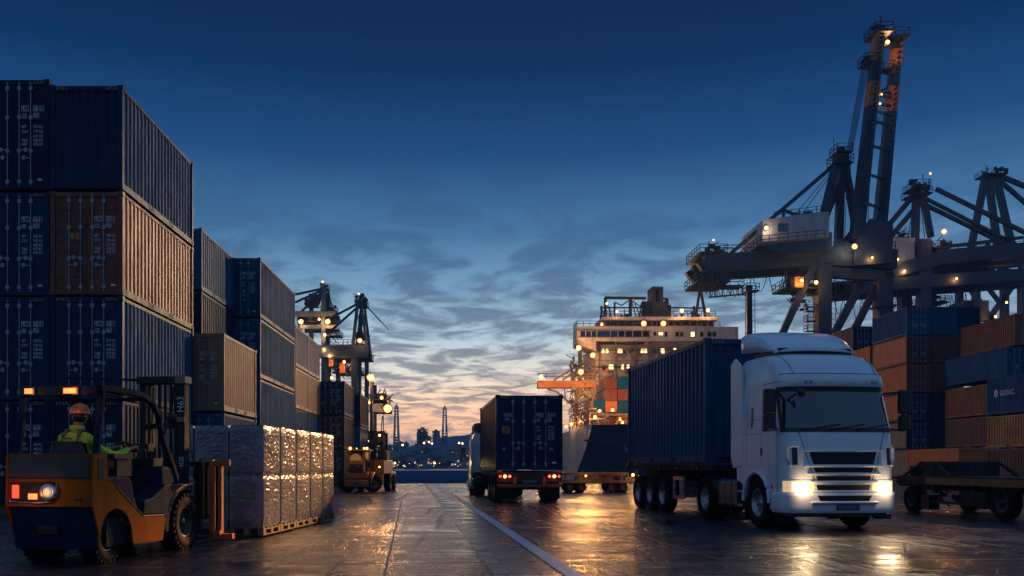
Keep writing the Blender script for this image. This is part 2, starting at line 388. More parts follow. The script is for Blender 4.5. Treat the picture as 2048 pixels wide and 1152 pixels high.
    # drain cover on the right, crack lines
make_markings()
def make_water():
    t = NT('harbour_water'); v = t.coord(scale=(.35,1.,1)); n2 = t.noise(v, 2.2, 6, .65)
    t.b.inputs['Base Color'].default_value = (.010,.055,.125,1); t.b.inputs['Roughness'].default_value = .6; t.b.inputs['Specular IOR Level'].default_value = .0
    t.bump(n2, .5, .12)
    mb = MB(); N = 720; M_ = 64
    def wv(u, w):
        y = 62 + 590*w**1.25; x = (u-.5)*2*(14 + y*.20) + .05*y
        return (x, y, -2.75 + .34*mnoise.noise(Vector((x*.10,y*.36,1.))) + .16*mnoise.noise(Vector((x*.3,y*1.05,5.))))
    mb.grid(wv, M_, N)
    mb.add([(-2500,40,-3.3),(2500,40,-3.3),(2500,900,-3.3),(-2500,900,-3.3)], [(0,1,2,3)])
    tag(mb.build('water', t.mat), kind='structure')
make_water()
def make_shore():
    t = NT('hazed_hill_scrub'); v = t.coord(); n = t.noise(v, .05, 9, .7); n2 = t.noise(v, .3, 5)  # scrub tones shifted to blue: distance haze put into the colour
    t.l(t.ramp(n, [(.3, (.05,.09,.125)), (.7, (.11,.165,.21))]), t.b.inputs['Base Color']); t.b.inputs['Roughness'].default_value = .9; t.bump(n2, .6, 3.)
    def hgt(x, y):
        d = (y-640)/420.
        if d <= 0: return -1.2
        s = min(1., d*1.9)
        a = 13 + 9*math.sin(x*.011+1.1) + 6*math.sin(x*.027+.4) + 3.*math.sin(x*.071) + 10*math.exp(-((x+28)/26)**2)
        return -1.0 + (s*s*(3-2*s))*max(5., a)*1.25 + 1.2*math.sin(x*.19+y*.07)*s
    nx, ny = 150, 16
    mb = MB(); mb.grid(lambda u, w: (-900+1800*u, 640+560*w, hgt(-900+1800*u, 640+560*w)), nx, ny)
    tag(mb.build('hills', t.mat), kind='structure')
    # buildings of the town across the water
    bm = []
    for k, c in enumerate(((.12,.16,.20), (.09,.125,.165), (.16,.19,.22))):  # wall colours also carry the blue of the distant haze
        t = NT('hazed_town_wall_%d' % k); v = t.coord('Object', (1,1,1))
        sp = t.n('ShaderNodeSeparateXYZ'); t.l(v, sp.inputs[0])
        fx = t.math('FRACT', t.math('DIVIDE', sp.outputs[0], 2.6)); fz = t.math('FRACT', t.math('DIVIDE', sp.outputs[2], 3.1))
        win = t.math('MULTIPLY', t.math('GREATER_THAN', fx, .45), t.math('GREATER_THAN', fz, .5))
        wn = t.n('ShaderNodeTexWhiteNoise', _noise_dimensions='3D'); cb = t.n('ShaderNodeCombineXYZ')
        t.l(t.math('FLOOR', t.math('DIVIDE', sp.outputs[0], 2.6)), cb.inputs[0]); t.l(t.math('FLOOR', t.math('DIVIDE', sp.outputs[2], 3.1)), cb.inputs[2])
        oi = t.n('ShaderNodeObjectInfo'); t.l(oi.outputs['Random'], cb.inputs[1]); t.l(cb.outputs[0], wn.inputs['Vector'])
        lit = t.math('MULTIPLY', win, t.math('GREATER_THAN', wn.outputs[0], .86))
        t.b.inputs['Base Color'].default_value = (*c, 1); t.b.inputs['Emission Color'].default_value = (1,.66,.33,1)
        t.l(t.math('MULTIPLY', lit, .7), t.b.inputs['Emission Strength']); bm.append(t.mat)
    rnd = random.Random(5)
    roofm = flat('town_roof', (.05,.045,.045), .8)
    k = 0
    for i in range(64):
        px = rnd.uniform(735, 955) if i < 52 else rnd.uniform(955, 1180)
        d = rnd.choice((655, 670, 700, 740, 800, 860)); x = (px-CX)*d/F
        w, dep, h = rnd.uniform(5,12), rnd.uniform(6,12), rnd.uniform(4,10)
        if 820 < px < 860 and d > 740: h += 5
        z = hgt(x, d) - 1
        mb = MB(); mb.box(-w/2,w/2,0,dep,0,h); rf = MB()
        if rnd.random() < .5: rf.prism([(-w/2-.4,h),(w/2+.4,h),(0,h+w*.22)], -.4, dep+.4, 'y')
        else: rf.box(-w/2-.2,w/2+.2,-.2,dep+.2,h,h+.5); rf.box(-w/5,w/6,dep*.3,dep*.6,h+.5,h+2.2)
        o = thing('town_building', 'small blue-grey building with a few lit windows in the town across the water', 'building', (x,d,z), 0, 'town buildings on the far shore')
        mb.build('wall', bm[i%3], o); rf.build('roof', roofm, o)
    lampm = glow('town_lamp', (1,.66,.32), 6.); big = glow('town_flood', (1,.55,.20), 9.)
    for i in range(46):
        px = rnd.uniform(740, 945); row = rnd.random()
        if row < .6: d = 645; z = rnd.uniform(1., 3.5)
        else: d = rnd.choice((700, 760, 820, 880)); z = None
        x = (px-CX)*d/F
        if z is None: z = hgt(x, d) + 5.
        r = rnd.uniform(.10,.26); mb = MB(); mb.sphere((0,0,z if row<.6 else 5.), r, 0, 6); mb.bar((0,0,0),(0,0,(z if row<.6 else 5.)-r), .12, m=1)
        o = link('shore_lamp', mb.mesh('shore_lamp', [lampm, M_CRANEDK])); o.location = (x, d, 0. if row<.6 else z-5)
        tag(o, 'small warm lamp on a thin post along the far shore', 'street lamp', 'lamps along the far shore')
    for px, py in ((790,926),(869,926),(805,890),(864,887),(858,884),(848,886),(925,887),(918,886)):
        d = 640 if py > 910 else 690; p = P(px, py, d); mb = MB(); mb.sphere((0,0,0), .75, 0, 8); mb.bar((0,.9,-8),(0,.9,-.2), .25, m=1)
        o = link('flood_lamp', mb.mesh('flood_lamp', [big, M_CRANEDK])); o.location = p
        tag(o, 'bright warm floodlight on a post among the far town', 'floodlight', 'bright lamps in the far town')
    # the two tapering towers
    tm = paint('tower_grey', (.10,.15,.21), .6, .1, .3); lm = glow('tower_strip_lamp', (.92,.9,.85), 1.1)
    for px, top, bot, lab in ((793, 812, 893, 'tapering grey tower with lit front on far shore, nearer the yellow tractor'), (889.5, 815, 889, 'tapering grey tower with lit front on far shore, nearer the truck')):
        Y = 660.; a = P(px, bot, Y); s = Y/F; hh = (bot-top)*s; o = thing('lattice_tower', lab, 'tower', (a.x, Y, a.z))
        w0, w1 = 7.4*s, 3.6*s; mb = MB()
        for sx in (-1,1):
            for sy in (-1,1): mb.bar((sx*w0*.8, sy*w0*.6, -8), (sx*w1*.8, sy*w1*.6, hh*.97), w0*.42, w2=w1*.5)
        for i in range(15):
            f = i/15.; ww = w0+(w1-w0)*f; z = hh*.97*f
            mb.box(-ww*.85,ww*.85,-ww*.5,-ww*.36,z,z+hh*.03)
            mb.box(-ww*.45,ww*.45,-ww*.3,ww*.5,z,z+hh*.05)
        mb.build('frame', tm, o)
        mb = MB(); mb.box(-w1*1.25,w1*1.25,-w1,w1,hh*.97,hh*.985); mb.box(-w1*.6,w1*.6,-w1*.6,w1*.6,hh*.985,hh*1.03); mb.bar((0,0,hh*1.03),(0,0,hh*1.09),.25); mb.build('platform', tm, o)
        for i in range(10):
            f = .25+.7*i/10.; ww = w0+(w1-w0)*f
            mb = MB(); mb.box(-ww*.16,ww*.16,-ww*.62,-ww*.54,hh*f,hh*(f+rnd.uniform(.02,.045))); mb.build('lamp', lm, o)
make_shore()
# ------------------------------------------------------------------ shipping containers
_mesh = {}
def cached(key, fn):
    if key not in _mesh: _mesh[key] = fn()
    return _mesh[key]
def corr_pts(L, per=.278, dep=.036):
    n = max(3, round(L/per)); p = L/n; pts = []
    for i in range(n):
        s = i*p; pts += [(s, 0), (s+p*.28, 0), (s+p*.5, dep), (s+p*.78, dep)]
    pts.append((L, 0)); return pts
def corr_side(L, h, z0, x, y0, sgn):      # panel in the YZ plane at x, hollows pushed to the inside
    pts = corr_pts(L); n = len(pts); mb = MB()
    vs = [(x - sgn*d, y0+s, z0) for s, d in pts] + [(x - sgn*d, y0+s, z0+h) for s, d in pts]
    mb.add(vs, [(i, i+1, i+1+n, i+n) for i in range(n-1)]); return mb
def corr_end(W, h, z0, y, x0, sgn):
    pts = corr_pts(W, .25, .04); n = len(pts); mb = MB()
    vs = [(x0+s, y + sgn*d, z0) for s, d in pts] + [(x0+s, y + sgn*d, z0+h) for s, d in pts]
    mb.add(vs, [(i, i+1, i+1+n, i+n) for i in range(n-1)]); return mb
M_HAZ = flat('hazard_yellow', (.42,.18,.03), .5)
TXT = [('MSCU','568116 0','4001'), ('MSCU','A5616 0','A501'), ('MSCU','SE001 0','4561'), ('MSCU','568518 0','4961'), ('MSCU','56081 0','4661'), ('MSCU','S6618 /','4501'), ('MSRU','S6101 0','4501')]
def container(label, x0, y0, z0, w, h, l, col, style='door', txt=0, group=None, rz=0., det=2, rodc=None, extra=None, cat='container'):
    """x0 = left edge of the near end, y0 = near end, z0 = underside"""
    o = thing('shipping_container', label, cat, (x0 + w/2*math.cos(rz), y0 + w/2*math.sin(rz), z0), rz, group)
    hw = w/2; ps = .13 if det else .09; key = (round(w,2), round(h,2), round(l,2), col.name)
    def frame():
        m = MB(); e = .004
        for sx in (-1,1):
            for y in (ps/2, l-ps/2):
                m.cbox((sx*(hw-ps/2), y, h/2), (ps, ps, h-.02))
                if det:
                    for z in (.06, h-.06): m.cbox((sx*(hw-ps/2), y, z), (ps+.03, ps+.03, .12))
            x = sx*(hw-.05)
            m.box(x-.035, x+.035, ps, l-ps, h-.11, h-.02); m.box(x-.04, x+.04, ps, l-ps, .02, .20)
            if det:
                for yy in (l*.36, l*.64):
                    m.box(x+sx*.036, x+sx*.048, yy-.17, yy+.17, .05, .17, 1)
        for y in (.055, l-.055):
            m.box(-hw+ps, hw-ps, y-.05, y+.05, h-.15, h-.02); m.box(-hw+ps, hw-ps, y-.05, y+.05, .02, .17)
        if det:
            for sx in (-1,1):
                for k in range(4):
                    xx = sx*(hw-.30) + (k-1.5)*.085
                    m.add([(xx-.02,.0,h-.13),(xx+.015,.0,h-.13),(xx+.045,.0,h-.04),(xx+.01,.0,h-.04)], [(0,1,2,3)], 2)
                m.box(sx*hw*.55-.17, sx*hw*.55+.17, -.004, .02, .045, .15, 1) if style == 'plain' else None
        return m.mesh('frame', [col, M_DARK, M_HAZ])
    link('frame', cached(key+('f',style), frame), o)
    for sx in (-1,1):
        link('side_panel', cached(key+('s',sx), lambda: corr_side(l-2*ps, h-.30, .195, sx*(hw-.025), ps, sx).mesh('side_panel', col)), o)
    def roof():
        m = MB(); m.box(-hw+.08, hw-.08, .1, l-.1, h-.075, h-.055); return m.mesh('roof', col)
    link('roof', cached(key+('r',), roof), o)
    link('end_panel', cached(key+('e',), lambda: corr_end(w-2*ps, h-.3, .16, l-.035, -hw+ps, -1).mesh('end_panel', col)), o)
    if style == 'plain':
        link('end_panel', cached(key+('e2',), lambda: corr_end(w-2*ps, h-.3, .16, .035, -hw+ps, 1).mesh('end_panel', col)), o)
    else:
        zb, zt = .18, h-.16; dh = zt-zb; dw = hw-ps-.012
        for sx in (-1,1):
            def door():
                m = MB(); a, b = (.006, dw) if sx > 0 else (-dw, -.006)
                m.box(a, b, .045, .085, zb, zt)
                m.box(a, a+.07, .032, .046, zb, zt); m.box(b-.07, b, .032, .046, zb, zt)
                # pressed bands between hollows
                for f0, f1 in ((0,.085),(.135,.36),(.40,.485),(.525,.605),(.645,.82),(.86,1.)):
                    m.box(a+.07, b-.07, .032, .046, zb+dh*f0, zb+dh*f1)
                if det:
                    for k in range(4):
                        xx = dw if sx > 0 else -dw
                        m.box(xx-.05, xx+.05, .012, .034, zb+dh*(.1+.265*k)-.05, zb+dh*(.1+.265*k)+.05)
                return m.mesh('door', [col])
            d = link('door', cached(key+('d',sx), door), o)
            if det >= 1:
                rm = rodc or M_ROD
                for k, f in enumerate((.19,.56)):
                    xx = sx*dw*f
                    def rod():
                        m = MB(); m.tube((xx,.008,zb-.08),(xx,.008,zt+.08), .017 if det==2 else .02, 6)
                        for zz in (zb+.05, zb+dh*.33, zb+dh*.67, zt-.09): m.box(xx-.05, xx+.05, -.006, .030, zz-.05, zz+.05)
                        return m.mesh('lock_rod', rm)
                    link('lock_rod', cached(key+('k',sx,k,rm.name), rod), d)
                def handle():
                    m = MB()
                    for k, (f, z) in enumerate(((.19, zb+dh*.335), (.56, zb+dh*.255))):
                        xx = sx*dw*f; zz = z; dx = sx*.30*(1 if k == 0 else -1)
                        m.bar((xx,-.012,zz), (xx+dx*.9,-.018,zz+.012), .018, .026)
                        m.box(xx+dx*.62-.04, xx+dx*.62+.04, -.02, .03, zz-.05, zz+.07)
                    return m.mesh('handle', rm)
                link('handle', cached(key+('h',sx,rm.name), handle), d)
            if det == 2 and txt is not None:
                def lettering():
                    m = MB(); rr = random.Random(txt*7+sx)
                    t = TXT[txt]
                    if sx > 0:
                        xl = dw*.245; xr = dw*.62
                        add_text(m, t[0], xl, .024, zb+dh*.735, h*.080, .40*w/2.); add_text(m, t[1], xr, .024, zb+dh*.735, h*.080, .34*w/2.)
                        add_text(m, '000' if txt % 2 else '22G', xl+.01, .024, zb+dh*.665, h*.062, .45); add_text(m, t[2], xr, .024, zb+dh*.665, h*.076, .42)
                        for i, zz in enumerate((.565,.515,.468,.425,.385)):
                            if i != 2: add_text(m, ('NET','CU.M','','TARE','MAX')[i][:4], xl, .024, zb+dh*zz, h*.040, .62)
                            add_text(m, '%d%d%d%d KG' % tuple(rr.randint(0,9) for _ in range(4)), xr+.01, .024, zb+dh*zz, h*.040, .60)
                        m.box(dw*.78, dw*.92, .022, .03, zb+dh*.03, zb+dh*.05)
                    elif txt in (1, 6):
                        add_text(m, 'MSTR' if txt == 6 else 'CAP', -dw*.86, .024, zb+dh*.735, h*.07, .6); add_text(m, '4001', -dw*.84, .024, zb+dh*.675, h*.06, .6)
                    return m.mesh('lettering', M_TEXT)
                if sx > 0 or txt in (1,6): link('lettering', cached(key+('t',sx,txt), lettering), d)
    if extra: extra(o, w, h, l)
    return o

def reside(o, mat):
    for ch in o.children:
        if ch.name.startswith('side_panel'): ch.data = ch.data.copy(); ch.data.materials[0] = mat
def placard(bl=True):
    def f(o, w, h, l):
        d = [c for c in o.children if c.name.startswith('door')][0]
        m = MB(); hw = w/2
        m.box(-hw*.62, -hw*.50, .018, .03, h*.545, h*.60, 0); m.box(-hw*.45, -hw*.34, .018, .03, h*.545, h*.60, 1); m.box(-hw*.30, -hw*.20, .018, .03, h*.54, h*.60, 1)
        m.build('placard', [C_STEEL, M_HAZ], d)
    return f
# --- front left stack: two columns of four, doors to the yard
xA = (-11.43, -9.41); YA = 23.35; HA = 2.885
def zt(py, Y): return H + (HY-py)*Y/F
tops = [zt(798,YA), zt(590,YA), zt(380,YA), zt(168,YA)]
W2 = 1.985
specs = [ # column, level, colour, style, txt, label
 (0,0,C_BLUE3,'door',5,'dark navy container at the bottom of the far left column, behind the forklift lamps'),
 (0,1,C_BLUE,'door',3,'navy container with white rods second from the bottom at the left edge'),
 (0,2,C_BLUE,'door',1,'navy container left of the rust red container doors'),
 (0,3,C_BLUE3,'door',0,'dark navy container with doors on top of the far left column'),
 (1,0,C_BLUE3,'door',4,'navy container hidden behind the forklift driver, bottom of its column'),
 (1,1,C_BLUE,'door',4,'navy container with four white rods directly under the rust red one'),
 (1,2,C_RUST,'door',2,'rust red container with orange side in the tall front left stack'),
 (1,3,C_BLUE,'plain',None,'blue container with corrugated end on top of the front left stack'),
]
for c, k, col, st, tx, lab in specs:
    zb = tops[k]-HA; x = xA[c]-W2 if c == 0 else xA[1]-W2
    y = YA + (.06 if c == 0 else 0)
    oo = container(lab, x+(-.02 if c==0 else 0), y, zb + .0, W2, HA-.03 + (.19 if (c,k) == (0,3) else 0), 6.1, col, st, tx, 'containers of the front left stack', extra=placard() if (c,k) == (1,2) else None)
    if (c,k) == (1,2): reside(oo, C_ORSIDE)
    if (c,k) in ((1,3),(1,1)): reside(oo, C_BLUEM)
for y, lb in ((YA+.4,'near'), (YA+3.,'middle'), (YA+5.6,'far')):
    mb = MB(); mb.box(-13.6,-9.5,y-.12,y+.12,0,tops[0]-HA)
    tag(mb.build('timber_bearer', M_WOOD), '%s timber bearer lying under the front left container stack' % lb, 'timber')
# --- lone tall stack seen past it
for k, zz in enumerate((11.24, 8.62, 6.0, 3.38)):
    if k < 2: container(('blue grey container on top, between the two tall left stacks','dark navy container under the blue grey one, between the two tall left stacks')[k], -11.05-2.2, 35.5, zz-2.58, 2.25, 2.58, 5.0, (C_STEEL,C_BLUE3)[k], 'door', 5, 'containers behind the front left stack', det=1)
    elif k == 2: container('dark container low in the stack behind the warm grey one', -13.25, 35.5, zz-2.58, 2.25, 2.58, 5.0, C_BLUE3, 'door', None, 'containers behind the front left stack', det=1)
# --- warm grey container standing on a blue one
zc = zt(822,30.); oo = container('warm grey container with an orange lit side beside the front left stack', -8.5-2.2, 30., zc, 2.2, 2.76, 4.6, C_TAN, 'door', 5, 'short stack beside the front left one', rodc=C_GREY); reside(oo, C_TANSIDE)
container('blue container carrying the warm grey one', -8.5-2.2, 30., zc-2.80, 2.2, 2.74, 4.6, C_STEEL, 'door', 5, 'short stack beside the front left one')
# --- second tall stack
for k in range(4):
    zz = 11.3-2.90*k
    if zz < .5: continue
    container(('navy container on top of the second tall left stack','navy container second from top of the second tall left stack','blue container third from top of the second tall left stack','blue container at the foot of the second tall left stack')[k],
        -9.8-2.25, 40.7, zz-2.86 if k < 3 else .02, 2.25, 2.84 if k < 3 else zz-.04, 8.3, (C_BLUE2,C_STEEL,C_STEEL,C_BLUE)[k], 'door', (6,1,3,2)[k], 'containers of the second tall left stack', extra=lambda o, w, h, l: (placard()(o, w, h, l) if k == 0 else None, reside(o, C_BLUEM)))
# --- row beyond it, two short ones end to end on each level
names = (('dark grey blue','tan','dark blue','dark blue'))
for k in range(4):
    top = 9.5-2.42*k; b = max(.02, top-2.40)
    for j in range(2):
        container('%s %s container, %s level of the row beyond the second left stack' % (('near','far')[j], names[k], ('top','second','third','lowest')[k]),
            -9.8-2.3, 49.25+4.1*j, b, 2.3, top-b-.03, 4.05, (C_STEEL, C_TANSIDE, C_BLUE2, C_BLUE3)[k], 'door', None, 'row beyond the second left stack', det=1)
# --- two low stacks near the yellow tractor
for k in range(3):
    top = zt(761,58.2) - 2.36*k; b = max(.02, top-2.34)
    container(('navy container on top of the stack behind the yellow tractor','maroon container in the middle of the stack behind the yellow tractor','maroon container at the foot of the stack behind the yellow tractor')[k],
        -8.25-2.25, 58.2, b, 2.25, top-b-.03, 4.6, (C_BLUE,C_MAROON,C_MAROON)[k], 'door', (6,1,2)[k], 'stack behind the yellow tractor')
for k in range(3):
    top = zt(785.5,67.) - 2.6*k; b = max(.02, top-2.57)
    container(('narrow dark container on top of the last stack on the left','narrow dark container in the middle of the last stack on the left','narrow dark container at the foot of the last stack on the left')[k],
        -8.24-2.1, 67., b, 2.1, top-b-.03, 5.4, (C_BLUE3,C_STEEL,C_BLUE3)[k], 'door', 3, 'last container stack on the left', det=1)

# --- right hand stacks
pitch = 2.60; YR = 77.; z6 = zt(612.5,YR)
cols = [(40.0,2.25),(42.32,2.35),(44.72,1.95)]
pal = [[C_BLUE2,C_MAROON,C_RUST,C_BLUE,C_BLUE,C_TAN],[C_BLUE2,C_MAROON,C_MAROON,C_BLUE3,C_BLUE3,C_MAROON],[C_BLUE,C_MAROON,C_MAROON,C_BLUE3,C_BLUE3,C_MAROON]]
sidepal = [C_BLUEM, C_ORSIDE, C_ORANGE, C_ORANGE, C_TAN, C_TAN]
cn = {C_BLUE2:'blue', C_MAROON:'maroon', C_RUST:'rust red', C_BLUE:'navy', C_BLUE3:'dark blue', C_TAN:'tan', C_ORANGE:'orange', C_STEEL:'grey blue', C_GREY:'grey'}
lev = ('top','second','third','fourth','fifth','lowest')
for c, (x, w) in enumerate(cols):
    for k in range(6):
        if c == 2 and k > 1: continue
        col = pal[c][k]; b = z6-pitch*k-2.58
        st = 'door' if c == 0 else 'plain'
        o = container('%s container, %s of six levels, %s column of the stack behind the truck' % (cn[col], lev[k], ('corner','middle','last')[c]), x, YR, max(.02,b), w, 2.55 if b > 0 else 2.5+b, 6.5, col, st, None, 'tall right stack behind the truck', det=1)
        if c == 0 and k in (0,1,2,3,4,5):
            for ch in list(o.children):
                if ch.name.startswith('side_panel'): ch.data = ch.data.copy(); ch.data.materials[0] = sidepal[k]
for k in range(5):
    col = (C_ORANGE,C_ORANGE,C_TAN,C_GREY,C_TAN)[k]
    container('%s container, %s of five levels, behind the corner of the tall right stack' % (cn[col], lev[k] if k < 4 else 'lowest'), 40.0, 84., z6-pitch*(k+1)-2.58 if k < 4 else .02, 2.25, 2.55, 6.3, col, 'door', None, 'stack behind the tall right stack', det=1)
for k in range(6):
    col = (C_BLUE3,C_ORANGE,C_TAN,C_BLUE,C_GREY,C_MAROON)[k]
    container('%s container, %s of six levels, farthest right stack by the crane leg' % (cn[col], lev[k]), 44.7, 98., 17.45-2.75*(k+1)+.03, 2.4, 2.7, 6., col, 'door', None, 'farthest right stack by the crane leg', det=1)
# near right stack, sides to the truck
rs = [ # y near, length, x, top, bottom, colour, label
 (65.7,7.1,42.5,zt(626,65.7),zt(690,65.7),C_RUST,'rust red long container on top of the near right stack'),
 (66.,8.4,42.05,zt(692,66.),zt(753,66.),C_BLUEM,'blue long container under the rust red one in the near right stack'),
 (66.5,6.,41.,zt(766,66.5),zt(829,66.5),C_RUST,'brown red container in the middle of the near right stack'),
 (66.5,6.,41.,zt(831,66.5),zt(892,66.5),C_MAROON,'dark maroon container above the orange one on the right'),
 (66.,7.6,38.28,zt(895,66.),.02,C_ORANGE,'bright orange container on the ground beside the flatbed trailer'),
 (66.2,6.,41.2,zt(896,66.2),.02,C_MAROON,'maroon container on the ground right of the bright orange one'),
]
for y, l, x, t, b, col, lab in rs:
    container(lab, x, y, b, 2.43, t-b-.03, l, col, 'plain' if col is C_ORANGE else 'door', None, 'near right stack', det=1)
M_LOGO = flat('white_logo', (.68,.70,.72), .5)
def logo(o, w, h, l):
    s = [c for c in o.children if c.name.startswith('side_panel')][0]
    m = MB(); x = -w/2 - .004
    m.lathe([(.17,0),(.25,0),(.25,.01),(.17,.01)], (0,0,0), 'x', 20, 0, False)
    m.v = [(x+v[0], l-.95+v[1]*.75, h*.57+v[2]) for v in m.v]
    m.box(x-.004, x, l-1.0, l-.9, h*.53, h*.64)
    add_text(m, 'GUOOC.', x-.004, l-1.35, h*.50, .50, .78, flip='x')
    m.build('lettering', M_LOGO, s)
def blk(word, f, sz):
    def g(o, w, h, l):
        s = [c for c in o.children if c.name.startswith('side_panel')][0]
        m = MB(); add_text(m, word, -w/2-.008, l-f, h*.40, sz, .8, flip='x'); m.build('lettering', M_BTEXT, s)
    return g
for t, b, col, lab, ex, xx in ((zt(758,57.3),zt(831,57.3),C_BLUEM,'blue grey container with white ring emblem and lettering at the right edge',logo,35.2),
    (zt(833,57.3),zt(896,57.3),C_YELLOW,'yellow container with black lettering at the right edge',blk('KOTEROT',1.9,.46),35.2),
    (zt(898,57.3),.02,C_MAROON,'dark maroon container at the foot of the stack at the right edge',blk('KOTER',2.2,.4),35.2)):
    container(lab, xx, 51.3, b, 2.43, t-b-.03, 6., col, 'door', None, 'stack at the right edge', det=1, extra=ex)
# ------------------------------------------------------------------ wheels
def wheel(parent, loc, r, w, side=1, rim=None, lug=False, dish=.06, rr=None, rot=0.):
    """axle along x; side = +1 shows its face to +x. wheel (hub) > tyre, rim"""
    rim = rim or M_RIM; rr = rr or r*.58; key = (r, w, lug, rim.name, dish, rr)
    def hub():
        m = MB(); m.lathe([(0,.0+w*.30),(rr*.16,w*.30),(rr*.20,w*.27),(rr*.30,w*.22),(rr*.30,w*.10)], n=14, axis='x')
        for k in range(10):
            a = 2*math.pi*k/10; m.lathe([(0,w*.20),(.016*r/.5,w*.20),(.016*r/.5,w*.10)], (0,rr*.42*math.cos(a),rr*.42*math.sin(a)), 'x', 6, smooth=False)
        return m.mesh('wheel', [rim])
    def tyre():
        m = MB(); h = w/2; e = r*.07
        m.lathe([(rr,-h*.8),(rr*1.08,-h*.98),(r*.86,-h),(r-e*.4,-h*.88),(r,-h*.7),(r,-h*.36),(r-.012,-h*.34),(r-.012,-h*.28),(r,-h*.26),(r,h*.26),(r-.012,h*.28),(r-.012,h*.34),(r,h*.36),(r,h*.7),(r-e*.4,h*.88),(r*.86,h),(rr*1.08,h*.98),(rr,h*.8)], axis='x', n=36)
        if lug:
            for k in range(26):
                a = 2*math.pi*k/26
                for s in (-1,1):
                    a2 = a + (.06 if s > 0 else 0)
                    c = Vector((s*h*.52, (r+.006)*math.cos(a2), (r+.006)*math.sin(a2))); t = Vector((0,-math.sin(a2),math.cos(a2)))
                    m.bar(c - t*r*.055 + Vector((0,0,0)), c + t*r*.055, h*.95, .045*r/.35, up=(c.x*0, math.cos(a2), math.sin(a2)))
        return m.mesh('tyre', M_RUBBER)
    def rimm():
        m = MB()
        m.lathe([(rr*1.02,h0:=w*.40),(rr*.93,w*.42),(rr*.88,w*.36),(rr*.84,w*.22),(rr*.72,w*.10+dish*0),(rr*.52,w*.13),(rr*.25,w*.12),(0,w*.12)], axis='x', n=30)
        for k in range(10):
            a = 2*math.pi*(k+.5)/10; m.lathe([(0,w*.128),(rr*.085,w*.124)], (0,rr*.66*math.cos(a),rr*.66*math.sin(a)), 'x', 8, 1, smooth=False)
        m.lathe([(rr,-w*.38),(rr*.5,-w*.25),(0,-w*.2)], axis='x', n=20)
        return m.mesh('rim', [rim, M_DARK])
    o = link('wheel', cached(key+('hub',), hub), parent); o.location = loc
    o.rotation_euler = (0,0,rot + (0 if side > 0 else math.pi))
    link('tyre', cached(key+('tyre',), tyre), o); link('rim', cached(key+('rim',), rimm), o)
    return o
